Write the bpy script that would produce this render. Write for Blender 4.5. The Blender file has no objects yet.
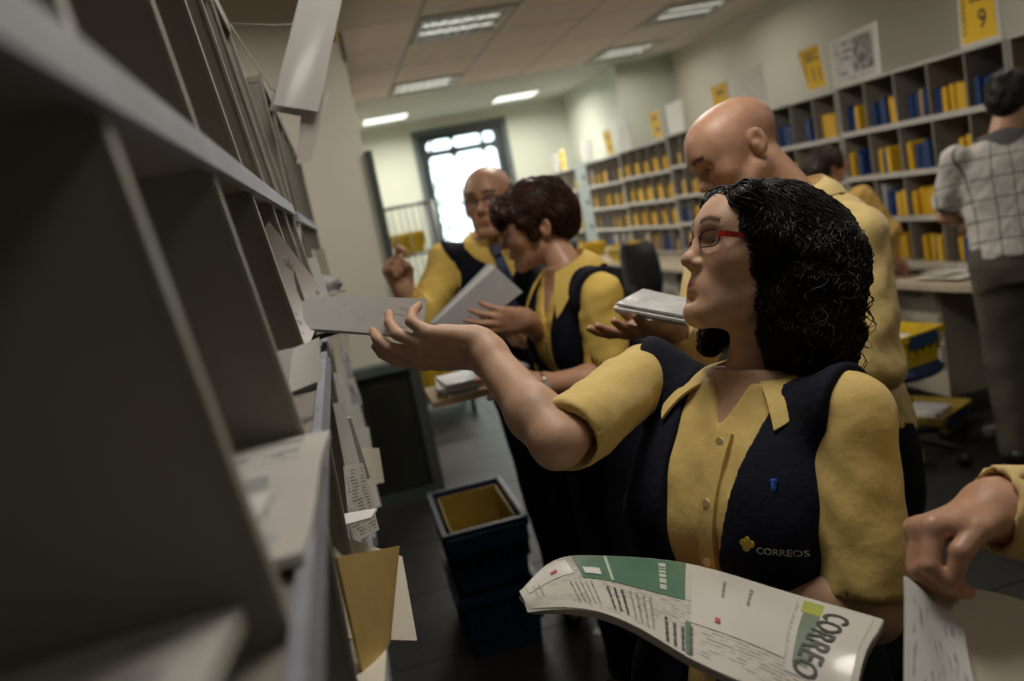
import bpy, bmesh, math, random
import numpy as np
from mathutils import Matrix, Vector, Euler

SC = bpy.context.scene
COL = SC.collection
R_ = math.radians

# ------------------------------------------------------------------ camera
def camera_setup():
    yaw, pitch, roll = R_(10.2), R_(9.03), R_(11.06)
    cy, sy, cp, sp = math.cos(yaw), math.sin(yaw), math.cos(pitch), math.sin(pitch)
    f = Vector((sy * cp, cy * cp, -sp)); r = Vector((cy, -sy, 0)); u = r.cross(f)
    cr, sr = math.cos(roll), math.sin(roll)
    r, u = cr * r - sr * u, cr * u + sr * r
    m = Matrix(((r.x, u.x, -f.x, 0), (r.y, u.y, -f.y, 0), (r.z, u.z, -f.z, 1.6), (0, 0, 0, 1)))
    cam = bpy.data.cameras.new('camera'); o = bpy.data.objects.new('camera', cam); COL.objects.link(o)
    o.matrix_world = m
    cam.sensor_width = 36; cam.lens = 850 / 1024 * 36; cam.clip_start = .01
    cam.dof.use_dof = True; cam.dof.focus_distance = 1.14; cam.dof.aperture_fstop = 3.2
    cam.dof.aperture_blades = 7
    SC.camera = o
camera_setup()

# ------------------------------------------------------------------ world: bright overcast daylight seen through the far window
W = bpy.data.worlds.new('daylight'); SC.world = W; W.use_nodes = True
bg = W.node_tree.nodes['Background']
bg.inputs['Color'].default_value = (.80, .92, 1.0, 1); bg.inputs['Strength'].default_value = 3.4

SC.view_settings.view_transform = 'Standard'
SC.view_settings.look = 'None'
SC.view_settings.gamma = 1
SC.view_settings.use_curve_mapping = False
SC.view_settings.exposure = 0.0
LAMP_POWER = 25.0          # each ceiling fitting
try:
    SC.cycles.use_denoising = True
    SC.cycles.max_bounces = 7
except Exception:
    pass
# ------------------------------------------------------------------ helpers
MATS = {}
def srgb(h):
    h = h.lstrip('#'); c = [int(h[i:i + 2], 16) / 255 for i in (0, 2, 4)]
    return tuple(x / 12.92 if x < .04045 else ((x + .055) / 1.055) ** 2.4 for x in c) + (1,)
def mat(name, col, rough=.6, var=.12, scale=8., bump=0., bscale=60., metal=0., spec=.4, stretch=(1, 1, 1), sheen=0., trans=0., alpha=1., emit=0., sss=0., tint=False, coat=0.):
    if name in MATS: return MATS[name]
    m = bpy.data.materials.new(name); m.use_nodes = True; nt = m.node_tree; N = nt.nodes; Lk = nt.links
    b = N['Principled BSDF']
    if isinstance(col, str): col = srgb(col)
    col = tuple(col)[:3] + (1,)
    tc = N.new('ShaderNodeTexCoord'); mp = N.new('ShaderNodeMapping'); mp.inputs['Scale'].default_value = stretch
    Lk.new(tc.outputs['Object'], mp.inputs['Vector'])
    nz = N.new('ShaderNodeTexNoise'); nz.inputs['Scale'].default_value = scale; nz.inputs['Detail'].default_value = 4
    Lk.new(mp.outputs['Vector'], nz.inputs['Vector'])
    rp = N.new('ShaderNodeValToRGB'); rp.color_ramp.elements[0].position = .3; rp.color_ramp.elements[1].position = .7
    rp.color_ramp.elements[0].color = tuple(c * (1 - var) for c in col[:3]) + (1,)
    rp.color_ramp.elements[1].color = tuple(min(1, c * (1 + var)) for c in col[:3]) + (1,)
    Lk.new(nz.outputs['Fac'], rp.inputs['Fac'])
    out = rp.outputs['Color']
    if tint:
        at = N.new('ShaderNodeAttribute'); at.attribute_name = 'tint'
        mx = N.new('ShaderNodeMix'); mx.data_type = 'RGBA'; mx.blend_type = 'MULTIPLY'; mx.inputs[0].default_value = 1
        Lk.new(out, mx.inputs[6]); Lk.new(at.outputs['Color'], mx.inputs[7]); out = mx.outputs[2]
    Lk.new(out, b.inputs['Base Color'])
    b.inputs['Roughness'].default_value = rough; b.inputs['Metallic'].default_value = metal
    b.inputs['Specular IOR Level'].default_value = spec
    if sheen: b.inputs['Sheen Weight'].default_value = sheen
    if trans: b.inputs['Transmission Weight'].default_value = trans
    if alpha < 1: b.inputs['Alpha'].default_value = alpha
    if coat: b.inputs['Coat Weight'].default_value = coat; b.inputs['Coat Roughness'].default_value = .12
    if sss:
        b.inputs['Subsurface Weight'].default_value = sss; b.inputs['Subsurface Radius'].default_value = (.8, .3, .15); b.inputs['Subsurface Scale'].default_value = .006
    if emit:
        b.inputs['Emission Color'].default_value = col; b.inputs['Emission Strength'].default_value = emit
    if bump:
        n2 = N.new('ShaderNodeTexNoise'); n2.inputs['Scale'].default_value = bscale; n2.inputs['Detail'].default_value = 5
        Lk.new(mp.outputs['Vector'], n2.inputs['Vector'])
        bp = N.new('ShaderNodeBump'); bp.inputs['Strength'].default_value = bump; bp.inputs['Distance'].default_value = .01
        Lk.new(n2.outputs['Fac'], bp.inputs['Height']); Lk.new(bp.outputs['Normal'], b.inputs['Normal'])
    MATS[name] = m
    return m

def link(name, me, m=None, parent=None, smooth=False, loc=None, rot=None):
    o = bpy.data.objects.new(name, me); COL.objects.link(o)
    if m is not None and not me.materials: me.materials.append(m)
    if parent is not None: o.parent = parent
    if loc is not None: o.location = loc
    if rot is not None: o.rotation_euler = rot
    if smooth: me.polygons.foreach_set('use_smooth', [True] * len(me.polygons))
    return o
def tag(o, label, cat, group=None, kind=None):
    if label: o['label'] = label
    if cat: o['category'] = cat
    if group: o['group'] = group
    if kind: o['kind'] = kind
    return o
def empty(name, loc=(0, 0, 0), rz=0.):
    o = bpy.data.objects.new(name, None); COL.objects.link(o); o.location = loc; o.rotation_euler = (0, 0, rz)
    o.empty_display_size = .05
    return o
def copy_tree(o, parent=None):
    c = o.copy(); COL.objects.link(c); c.parent = parent
    for ch in list(o.children): copy_tree(ch, c)
    return c

class MB:
    """collects simple solids; build() links them as one mesh object"""
    def __init__(s): s.v = []; s.f = []
    def add(s, vs, fs):
        n = len(s.v); s.v += [tuple(p) for p in vs]; s.f += [tuple(i + n for i in q) for q in fs]; return s
    def box(s, a, b, M=None):
        x0, y0, z0 = a; x1, y1, z1 = b
        vs = [(x0, y0, z0), (x1, y0, z0), (x1, y1, z0), (x0, y1, z0), (x0, y0, z1), (x1, y0, z1), (x1, y1, z1), (x0, y1, z1)]
        if M is not None: vs = [tuple(M @ Vector(p)) for p in vs]
        return s.add(vs, [(0, 3, 2, 1), (4, 5, 6, 7), (0, 1, 5, 4), (1, 2, 6, 5), (2, 3, 7, 6), (3, 0, 4, 7)])
    def hexa(s, vs):       # 4 bottom, 4 top corners
        return s.add(vs, [(0, 3, 2, 1), (4, 5, 6, 7), (0, 1, 5, 4), (1, 2, 6, 5), (2, 3, 7, 6), (3, 0, 4, 7)])
    def prism(s, poly, d, M=None):   # poly in xz, extruded along y by d
        n = len(poly); vs = [(x, 0, z) for x, z in poly] + [(x, d, z) for x, z in poly]
        if M is not None: vs = [tuple(M @ Vector(p)) for p in vs]
        return s.add(vs, [tuple(range(n)), tuple(range(2 * n - 1, n - 1, -1))] + [(i, i + n, (i + 1) % n + n, (i + 1) % n) for i in range(n)])
    def tube(s, pts, r, seg=8, cap=True):
        pts = [Vector(p) for p in pts]; rings = []
        rs = r if hasattr(r, '__len__') else [r] * len(pts)
        up = None
        for i, p in enumerate(pts):
            t = (pts[min(i + 1, len(pts) - 1)] - pts[max(i - 1, 0)]).normalized()
            if up is None:
                up = Vector((0, 0, 1)) if abs(t.z) < .9 else Vector((1, 0, 0))
            a = t.cross(up).normalized(); b_ = a.cross(t).normalized(); up = b_
            rings.append([p + rs[i] * (math.cos(2 * math.pi * k / seg) * a + math.sin(2 * math.pi * k / seg) * b_) for k in range(seg)])
        vs = [q for ring in rings for q in ring]
        fs = [(i * seg + k, i * seg + (k + 1) % seg, (i + 1) * seg + (k + 1) % seg, (i + 1) * seg + k) for i in range(len(pts) - 1) for k in range(seg)]
        if cap: fs += [tuple(range(seg - 1, -1, -1)), tuple((len(pts) - 1) * seg + k for k in range(seg))]
        return s.add(vs, fs)
    def lathe(s, prof, seg=16, c=(0, 0, 0)):
        n = len(prof); vs = [(c[0] + r * math.cos(2 * math.pi * k / seg), c[1] + r * math.sin(2 * math.pi * k / seg), c[2] + z) for k in range(seg) for r, z in prof]
        fs = [(k * n + i, ((k + 1) % seg) * n + i, ((k + 1) % seg) * n + i + 1, k * n + i + 1) for k in range(seg) for i in range(n - 1)]
        return s.add(vs, fs)
    def mesh(s, name='m'):
        me = bpy.data.meshes.new(name); me.from_pydata(s.v, [], s.f); me.update()
        bm = bmesh.new(); bm.from_mesh(me); bmesh.ops.recalc_face_normals(bm, faces=bm.faces[:]); bm.to_mesh(me); bm.free()
        return me
    def build(s, name, m, parent=None, smooth=False, bevel=0., loc=None, rot=None):
        o = link(name, s.mesh(name), m, parent, smooth, loc, rot)
        if bevel:
            md = o.modifiers.new('bevel', 'BEVEL'); md.width = bevel; md.segments = 2; md.limit_method = 'ANGLE'
        return o

def bx(name, a, b, m, parent=None, bevel=0.): return MB().box(a, b).build(name, m, parent, bevel=bevel)

# ---- lettering: flat glyph mesh in the xy plane, baseline-left at the origin
_TXT = {}
def text_geo(s, size, align='LEFT', bold=0.):
    key = (s, size, align, bold)
    if key in _TXT: return _TXT[key]
    cu = bpy.data.curves.new('lettering', 'FONT'); cu.body = s; cu.size = size; cu.align_x = align; cu.resolution_u = 3; cu.offset = bold
    o = bpy.data.objects.new('lettering', cu); COL.objects.link(o)
    dg = bpy.context.evaluated_depsgraph_get()
    me = bpy.data.meshes.new_from_object(o.evaluated_get(dg))
    vs = [tuple(v.co) for v in me.vertices]; fs = [tuple(p.vertices) for p in me.polygons]
    bpy.data.objects.remove(o); bpy.data.curves.remove(cu); bpy.data.meshes.remove(me)
    _TXT[key] = (vs, fs)
    return vs, fs
def text_obj(name, s, size, m, parent, mapf, align='LEFT', bold=0., subdiv=0):
    vs, fs = text_geo(s, size, align, bold)
    me = bpy.data.meshes.new(name); me.from_pydata([mapf(x, y) for x, y, z in vs], [], fs); me.update()
    return link(name, me, m, parent)

# ---- implicit surfaces -> one smooth mesh (surface nets)
class Field:
    def __init__(s, lo, hi, h):
        s.lo = np.array(lo, float); s.h = h; s.n = np.maximum(4, np.ceil((np.array(hi) - s.lo) / h).astype(int) + 1)
        s.ax = [s.lo[i] + h * np.arange(s.n[i]) for i in range(3)]
        s.d = np.full(tuple(s.n), .3)
    def sub(s, lo, hi):
        a = np.clip(np.floor((np.array(lo) - s.lo) / s.h).astype(int), 0, s.n); b = np.clip(np.ceil((np.array(hi) - s.lo) / s.h).astype(int) + 1, 0, s.n)
        sl = tuple(slice(a[i], b[i]) for i in range(3))
        X, Y, Z = np.meshgrid(*[s.ax[i][sl[i]] for i in range(3)], indexing='ij', sparse=True)
        return sl, X, Y, Z
    def comb(s, sl, d, k, op):
        a = s.d[sl]
        if a.size == 0: return
        if op == 'u':
            if k > 0:
                hh = np.clip(.5 + .5 * (a - d) / k, 0, 1); s.d[sl] = a * (1 - hh) + d * hh - k * hh * (1 - hh)
            else: s.d[sl] = np.minimum(a, d)
        elif op == 's':
            d = -d
            if k > 0:
                hh = np.clip(.5 - .5 * (a - d) / k, 0, 1); s.d[sl] = a * (1 - hh) + d * hh + k * hh * (1 - hh)
            else: s.d[sl] = np.maximum(a, d)
    def cap(s, a, b, ra, rb=None, k=.01, op='u', m=.04):
        a = np.array(a, float); b = np.array(b, float); rb = ra if rb is None else rb
        R = max(ra, rb) + m; sl, X, Y, Z = s.sub(np.minimum(a, b) - R, np.maximum(a, b) + R)
        ab = b - a; L2 = max(1e-12, ab @ ab)
        t = np.clip(((X - a[0]) * ab[0] + (Y - a[1]) * ab[1] + (Z - a[2]) * ab[2]) / L2, 0, 1)
        d = np.sqrt((X - a[0] - t * ab[0]) ** 2 + (Y - a[1] - t * ab[1]) ** 2 + (Z - a[2] - t * ab[2]) ** 2) - (ra + (rb - ra) * t)
        s.comb(sl, d, k, op); return s
    def chain(s, pts, rs, k=.01, op='u'):
        for i in range(len(pts) - 1): s.cap(pts[i], pts[i + 1], rs[i], rs[i + 1], k, op)
        return s
    def ell(s, c, r, k=.01, op='u', M=None, m=.04):
        c = np.array(c, float); r = np.array(r, float) if hasattr(r, '__len__') else np.array([r] * 3)
        R = max(r) + m if M is not None else r + m
        sl, X, Y, Z = s.sub(c - R, c + R)
        x, y, z = X - c[0], Y - c[1], Z - c[2]
        if M is not None:
            M = np.array(M); x, y, z = (M[0, 0] * x + M[1, 0] * y + M[2, 0] * z, M[0, 1] * x + M[1, 1] * y + M[2, 1] * z, M[0, 2] * x + M[1, 2] * y + M[2, 2] * z)
        q = np.sqrt((x / r[0]) ** 2 + (y / r[1]) ** 2 + (z / r[2]) ** 2); g = np.sqrt((x / r[0] ** 2) ** 2 + (y / r[1] ** 2) ** 2 + (z / r[2] ** 2) ** 2) + 1e-9
        d = np.where(q > .2, q * (q - 1) / g, -min(r))
        s.comb(sl, d, k, op); return s
    def grid(s): return np.meshgrid(*s.ax, indexing='ij', sparse=True)
    def mesh(s):
        d = s.d.copy()
        for i in range(3):
            sl = [slice(None)] * 3; sl[i] = 0; d[tuple(sl)] = np.maximum(d[tuple(sl)], s.h * .5); sl[i] = -1; d[tuple(sl)] = np.maximum(d[tuple(sl)], s.h * .5)
        ins = d < 0; n = s.n
        cnt = np.zeros(tuple(n - 1), np.int8); acc = np.zeros(tuple(n - 1) + (3,), np.float32)
        quads = []
        c8 = sum(ins[i:n[0] - 1 + i, j:n[1] - 1 + j, k:n[2] - 1 + k].astype(np.int8) for i in (0, 1) for j in (0, 1) for k in (0, 1))
        act = (c8 > 0) & (c8 < 8)
        idx = np.full(act.shape, -1, np.int64); ii = np.argwhere(act); idx[act] = np.arange(len(ii))
        P = np.zeros((len(ii), 3)); C = np.zeros(len(ii))
        for ax in range(3):
            e = np.eye(3, dtype=int)[ax]; o1, o2 = [np.eye(3, dtype=int)[q] for q in range(3) if q != ax]
            for a in (0, 1):
                for b in (0, 1):
                    p0 = ii + a * o1 + b * o2; p1 = p0 + e
                    d0 = d[p0[:, 0], p0[:, 1], p0[:, 2]]; d1 = d[p1[:, 0], p1[:, 1], p1[:, 2]]
                    m_ = (d0 < 0) != (d1 < 0); t = np.where(m_, d0 / np.where(m_, d0 - d1, 1), 0)
                    P += np.where(m_[:, None], p0 + t[:, None] * e, 0); C += m_
            # quads on edges along ax
            s0 = [slice(1, -1)] * 3; s0[ax] = slice(0, -1); s1 = [slice(1, -1)] * 3; s1[ax] = slice(1, None)
            A = ins[tuple(s0)]; B = ins[tuple(s1)]
            for flip, mm in ((0, A & ~B), (1, ~A & B)):
                q = np.argwhere(mm)
                if not len(q): continue
                q = q + np.array([0 if i == ax else 1 for i in range(3)])
                g = lambda v: idx[v[:, 0], v[:, 1], v[:, 2]]
                qs = np.stack([g(q - o1 - o2), g(q - o2), g(q), g(q - o1)], 1)
                if (ax == 1) != bool(flip): qs = qs[:, ::-1]
                quads.append(qs)
        P = P / C[:, None] * s.h + s.lo
        return P, np.concatenate(quads) if quads else np.zeros((0, 4), int)

def np_mesh(name, V, Q, m, parent=None, smooth=True, tint=None):
    me = bpy.data.meshes.new(name)
    me.vertices.add(len(V)); me.vertices.foreach_set('co', np.asarray(V, np.float32).ravel())
    me.loops.add(Q.size); me.loops.foreach_set('vertex_index', Q.ravel().astype(np.int32))
    me.polygons.add(len(Q)); me.polygons.foreach_set('loop_start', np.arange(0, Q.size, Q.shape[1], dtype=np.int32))
    me.polygons.foreach_set('loop_total', np.full(len(Q), Q.shape[1], np.int32))
    me.update(calc_edges=True); me.validate()
    if smooth: me.polygons.foreach_set('use_smooth', np.ones(len(me.polygons), bool))
    if tint is not None:
        a = me.color_attributes.new('tint', 'FLOAT_COLOR', 'POINT'); a.data.foreach_set('color', np.asarray(tint, np.float32).ravel())
    return link(name, me, m, parent)
def join_geo(parts):
    V = []; Q = []; n = 0
    for v, q in parts: V.append(v); Q.append(q + n); n += len(v)
    return np.concatenate(V), np.concatenate(Q)
def relax(V, Q, it=1, f=.5):
    for _ in range(it):
        acc = np.zeros_like(V); c = np.zeros(len(V))
        for a, b in ((0, 1), (1, 2), (2, 3), (3, 0)):
            np.add.at(acc, Q[:, a], V[Q[:, b]]); np.add.at(acc, Q[:, b], V[Q[:, a]]); np.add.at(c, Q[:, a], 1); np.add.at(c, Q[:, b], 1)
        V = V + f * (acc / np.maximum(c, 1)[:, None] - V)
    return V
def waves(X, Y, Z, seed, amp, freq, n=7):
    r = np.random.RandomState(seed); o = 0
    for i in range(n):
        k = r.normal(size=3); k = k / np.linalg.norm(k) * freq * (0.6 + 1.0 * r.rand()); o = o + np.sin(X * k[0] + Y * k[1] + Z * k[2] + r.rand() * 6.28)
    return amp * o / math.sqrt(n)
# ------------------------------------------------------------------ the room
M_wall = mat('wall_paint', (.54, .52, .44), .7, .04, 1.5, .05, 40)
M_wall2 = mat('wall_paint_daylit', (.60, .64, .55), .7, .04, 1.5)  # lighter, greener wall colour: the daylight on the far wall is mixed in
M_ceil = mat('plaster_ceiling', (.60, .62, .56), .8, .03, 2)
M_tile = mat('ceiling_tile', (.82, .71, .63), .85, .05, 6, .15, 90)
M_grid = mat('ceiling_grid', (.42, .39, .35), .6, .05)
M_dark = mat('dark_green_trim', (.045, .055, .05), .45, .1)
M_wains = mat('black_wainscot', (.016, .017, .012), .35, .3, 5, .1, 30)
M_floor = mat('floor_sheet', (.015, .0145, .0125), .48, .35, 40, .08, 160, spec=.22)
M_seam = mat('floor_seam', (.075, .072, .066), .5, .2, 30)
def struct(o): o['kind'] = 'structure'; return o

floor = struct(bx('floor', (-2.3, -3, -.1), (4.5, 12.9, -.004), M_floor))
def floor_tiles():
    # each sheet tile in the near, visible aisle is its own piece; joints recessed
    me = MB().box((.003, .003, -.006), (.597, .597, 0)).mesh('floor_tile')
    me.materials.append(M_floor)
    for i in range(8):
        for j in range(12):
            x, y = -.3 + i * .6, .6 + j * .6
            o = bpy.data.objects.new('floor_tile', me); COL.objects.link(o); o.location = (x, y, 0); o.parent = floor
floor_tiles()

# ceiling: a plaster deck, with suspended tiles up to y = 9.75
ceiling = struct(MB().box((-2.3, -3, 3.03), (4.5, 12.9, 3.15)).build('ceiling', M_ceil))
bx('plaster_band', (-.6, 9.78, 2.995), (4.5, 12.9, 3.03), M_ceil, ceiling)
TX, TY = .76, .905
TX0, TY0 = .91 - 2 * TX, 6.25 - 10 * TY
LIGHTS = {(2, 10), (2, 13), (5, 13), (5, 11), (2, 7), (5, 7), (1, 4), (5, 4), (2, 1), (-1, 7)}     # tile cells that hold a fitting
def ceiling_grid():
    me = MB().box((.012, .012, 2.998), (TX - .012, TY - .012, 3.012)).mesh('ceiling_tile'); me.materials.append(M_tile)
    for i in range(-3, 7):
        for j in range(0, 14):
            if (i, j) in LIGHTS: continue
            x, y = TX0 + i * TX, TY0 + j * TY
            if x < -2.3 or x > 4.4 or y > 9.7: continue
            o = bpy.data.objects.new('ceiling_tile', me); COL.objects.link(o); o.location = (x, y, 0); o.parent = ceiling
    for i in range(-3, 8):
        x = TX0 + i * TX
        if -2.3 < x < 4.45: bx('grid_rail', (x - .012, -3, 3.0), (x + .012, 9.75, 3.016), M_grid, ceiling)
    for j in range(0, 15):
        y = TY0 + j * TY
        if -3 < y < 9.8: bx('grid_rail', (-2.3, y - .012, 3.001), (4.45, y + .012, 3.017), M_grid, ceiling)
ceiling_grid()

M_tube = mat('fluorescent_tube', (1, .96, .88), .5, 0, emit=1.7)
M_diff = mat('opal_diffuser', (.9, .95, .9), .4, 0, emit=1.6)
M_refl = mat('louvre_aluminium', (.75, .76, .74), .18, .03, metal=1.)
M_hous = mat('fitting_housing', (.62, .6, .56), .5, .05)
def ceiling_light(cx, cy, label, w=.70, d=.80, power=LAMP_POWER, z=3.0, lamp=True, flush=False):
    t = empty('ceiling_light', (cx, cy, z)); tag(t, label, 'ceiling light', 'recessed ceiling lights')
    m = MB(); a, b = w / 2, d / 2
    m.box((-a, -b, -.012), (a, -b + .03, .02)).box((-a, b - .03, -.012), (a, b, .02)).box((-a, -b + .03, -.012), (-a + .03, b - .03, .02)).box((a - .03, -b + .03, -.012), (a, b - .03, .02))
    m.build('frame', M_hous, t)
    MB().box((-a + .02, -b + .02, .05), (a - .02, b - .02, .056)).build('reflector', M_refl, t)
    for k in range(3):
        y = -b + d * (k + .5) / 3
        tb = MB(); tb.tube([(-a + .05, y, .032), (a - .05, y, .032)], .013, 8); tb.build('tube', M_tube, t, smooth=True)
    for k in range(2):
        y = -b + d * (k + 1) / 3
        bx('louvre_blade', (-a + .03, y - .004, -.008), (a - .03, y + .004, .045), M_refl, t)
    for k in range(7):
        x = -a + w * (k + 1) / 8
        bx('louvre_blade', (x - .002, -b + .03, -.006), (x + .002, b - .03, .03), M_refl, t)
    if flush: bx('diffuser', (-a + .03, -b + .03, -.02), (a - .03, b - .03, -.012), M_diff, t)
    if lamp:
        la = bpy.data.lights.new('ceiling_lamp', 'AREA'); la.shape = 'RECTANGLE'; la.size = w * .9; la.size_y = d * .9
        la.energy = power; la.color = (1., .94, .84); la.spread = R_(166)
        lo = bpy.data.objects.new('ceiling_lamp', la); COL.objects.link(lo); lo.parent = t; lo.location = (0, 0, -.024)
    return t
NAMES = {(2, 10): 'louvred square ceiling light nearest the plastic sign sleeve at top left', (2, 13): 'louvred ceiling light in front of the arched window',
         (5, 13): 'louvred ceiling light at the tile ceiling corner above the pigeonholes', (5, 11): 'louvred ceiling light cut by the top edge right of centre',
         (2, 7): 'louvred ceiling light above the standing man in the tie', (5, 7): 'louvred ceiling light over the checked-shirt man',
         (1, 4): 'unseen louvred ceiling light added above the curly-haired woman to light her face', (-1, 7): 'unseen louvred ceiling light added behind the sorting frames to brighten the partition', (2, 1): 'unseen louvred ceiling light added behind the viewer to fill faces and frame', (5, 4): 'louvred ceiling light at the near right of the room'}  # fittings over the woman, partition and viewer: unseen, added to fill the light
for (i, j), lb in NAMES.items():
    ceiling_light(TX0 + (i + .5) * TX, TY0 + (j + .5) * TY, lb, power=LAMP_POWER * {(-1, 7): .7, (1, 4): .74, (2, 1): .20, (5, 4): .40, (2, 7): 1.25, (5, 7): .42, (5, 11): .34, (5, 13): .40, (2, 13): 1.3}.get((i, j), 1.))
for x, lb in ((2.75, 'thin ceiling light on the plaster strip right of the window'), (.98, 'thin ceiling light on the plaster strip left of the window')):
    ceiling_light(x, 11.5, lb, .62, .5, LAMP_POWER * 1.5, 2.99, flush=True)

# walls
wl = struct(bx('wall_left', (-2.4, -3, -.1), (-2.25, 5.0, 3.15), M_wall))
wb = struct(bx('wall_behind', (-2.4, -3.15, -.1), (4.6, -3, 3.15), M_wall))
wp = struct(bx('wall_partition', (-2.4, 5.0, 0), (.27, 12.75, 3.0), M_wall))
wr = struct(bx('wall_right', (4.45, -3, -.1), (4.6, 10.2, 3.15), M_wall))
wr2 = struct(bx('wall_right_far', (3.72, 10.2, 0), (4.6, 12.75, 3.0), M_wall2))
wf = struct(MB().box((.27, 12.6, 0), (1.38, 12.75, 3.0)).box((2.80, 12.6, 0), (3.72, 12.75, 3.0)).box((1.38, 12.6, 2.86), (2.80, 12.75, 3.0)).build('wall_far', M_wall2))
tr = struct(bx('trim_1', (.268, 4.97, .84), (.31, 5.06, 2.04), M_dark))
def wainscot():
    w = struct(bx('wainscot', (-2.2, 4.9, 0), (.25, 4.999, .78), M_wains))
    bx('cap_rail', (-2.2, 4.88, .78), (.32, 4.999, .835), mat('wainscot_cap', (.07, .085, .075), .5), w, .004)
    bx('corner_post', (.25, 4.885, 0), (.315, 4.999, .78), mat('wainscot_post', (.05, .055, .05), .5), w, .004)
    for k in range(9): bx('panel', (-2.0 + .25 * k, 4.894, .08), (-1.78 + .25 * k, 4.9, .72), M_wains, w)
    bx('skirting', (-2.2, 4.888, 0), (.25, 4.9, .07), M_dark, w)
wainscot()
o = bx('alarm_plate', (.27, 4.985, 2.55), (.285, 5.1, 2.70), mat('alarm_red', (.10, .012, .010), .4), None, .003); tag(o, 'small dark red plate on the partition corner near the ceiling', 'wall plate')

# the far window door: dark frame, three arched lights over three tall panes
def window():
    M_fr = mat('window_frame_grey', (.035, .045, .047), .45, .1)
    M_rev = mat('window_reveal', (.10, .12, .12), .6, .08)
    w = struct(empty('window_1', (0, 12.6, 0)))
    bx('reveal', (1.38, -.02, 0), (1.46, .14, 2.86), M_rev, w); bx('reveal', (2.72, -.02, 0), (2.80, .14, 2.86), M_rev, w); bx('reveal', (1.46, -.02, 2.78), (2.72, .14, 2.86), M_rev, w)
    xs = [(1.575, 1.955), (1.985, 2.405), (2.425, 2.605)]
    m = MB(); y0, y1 = .06, .12
    m.box((1.46, y0, 0), (1.575, y1, 2.78)).box((2.605, y0, 0), (2.72, y1, 2.78)).box((1.575, y0, 2.70), (2.605, y1, 2.78)).box((1.575, y0, 0), (2.605, y1, .25))
    m.box((1.575, y0, 2.47), (2.605, y1, 2.55))
    m.box((1.955, y0, .25), (1.985, y1, 2.70)); m.box((2.405, y0 + .01, .25), (2.425, y1 - .01, 2.47)); m.box((2.395, y0, 2.55), (2.435, y1, 2.70))
    def fillet(x, z, sx, sz, r):
        pts = [(x, z)] + [(x + sx * (r - r * math.sin(a)), z + sz * (r - r * math.cos(a))) for a in [math.pi / 2 * q / 6 for q in range(7)]]
        m.prism(pts, y1 - y0, Matrix.Translation((0, y0, 0)))
    for k, (a, b) in enumerate(xs):
        r = .07
        for x, sx in ((a, 1), (b, -1)):
            fillet(x, 2.47, sx, -1, r); fillet(x, 2.70, sx, -1, .10 if (k, sx) == (0, 1) else .055); fillet(x, 2.55, sx, 1, .05)
    m.build('window_frame', M_fr, w)
    g = bpy.data.materials.new('window_glass'); g.use_nodes = True; nt = g.node_tree; nt.nodes.clear()
    out = nt.nodes.new('ShaderNodeOutputMaterial'); mx = nt.nodes.new('ShaderNodeMixShader'); t = nt.nodes.new('ShaderNodeBsdfTransparent'); gl = nt.nodes.new('ShaderNodeBsdfGlossy')
    gl.inputs['Roughness'].default_value = .05; mx.inputs[0].default_value = .06; t.inputs[0].default_value = (.95, .98, .97, 1)
    nt.links.new(t.outputs[0], mx.inputs[1]); nt.links.new(gl.outputs[0], mx.inputs[2]); nt.links.new(mx.outputs[0], out.inputs[0])
    for a, b in xs:
        bx('pane', (a - .005, .085, .24), (b + .005, .091, 2.48), g, w); bx('pane', (a - .005, .085, 2.54), (b + .005, .091, 2.71), g, w)
    bx('window_handle', (1.965, .03, 1.05), (1.98, .06, 1.20), M_refl, w)
window()
struct(bx('ground_outside', (-6, 12.75, -.3), (12, 40, -.05), mat('paving_outside', (.45, .44, .42), .8)))
def tree_outside():
    t = empty('street_tree', (2.1, 20, -.05)); tag(t, 'pale leafy tree in the street seen through the arched window', 'tree')
    m = MB(); m.tube([(0, 0, 0), (.1, 0, 1.2), (-.1, .1, 2.6), (-.5, 0, 4.0)], [.14, .11, .09, .04]); m.tube([(0, .05, 2.2), (.5, 0, 3.2), (.7, 0, 4.0)], [.06, .04, .02]); m.build('trunk', mat('bark', (.20, .17, .13), .9), t, True)
    rnd = random.Random(3); m = MB()
    for k in range(420):
        c = rnd.choice([(-.2, 0, 1.6), (.3, 0, 2.1), (-.7, 0, 4.1), (.4, .2, 1.2)])
        p = Vector(c) + Vector((rnd.gauss(0, .28), rnd.gauss(0, .3), rnd.gauss(0, .30)))
        a = Vector((rnd.gauss(0, 1), rnd.gauss(0, 1), rnd.gauss(0, 1))).normalized(); b = a.orthogonal().normalized()
        m.add([p, p + a * .10 + b * .04, p + a * .2, p + a * .10 - b * .04], [(0, 1, 2, 3)])
    o = m.build('foliage', mat('pale_leaves', (.30, .38, .20), .7), t); o['kind'] = 'stuff'
tree_outside()
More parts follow.
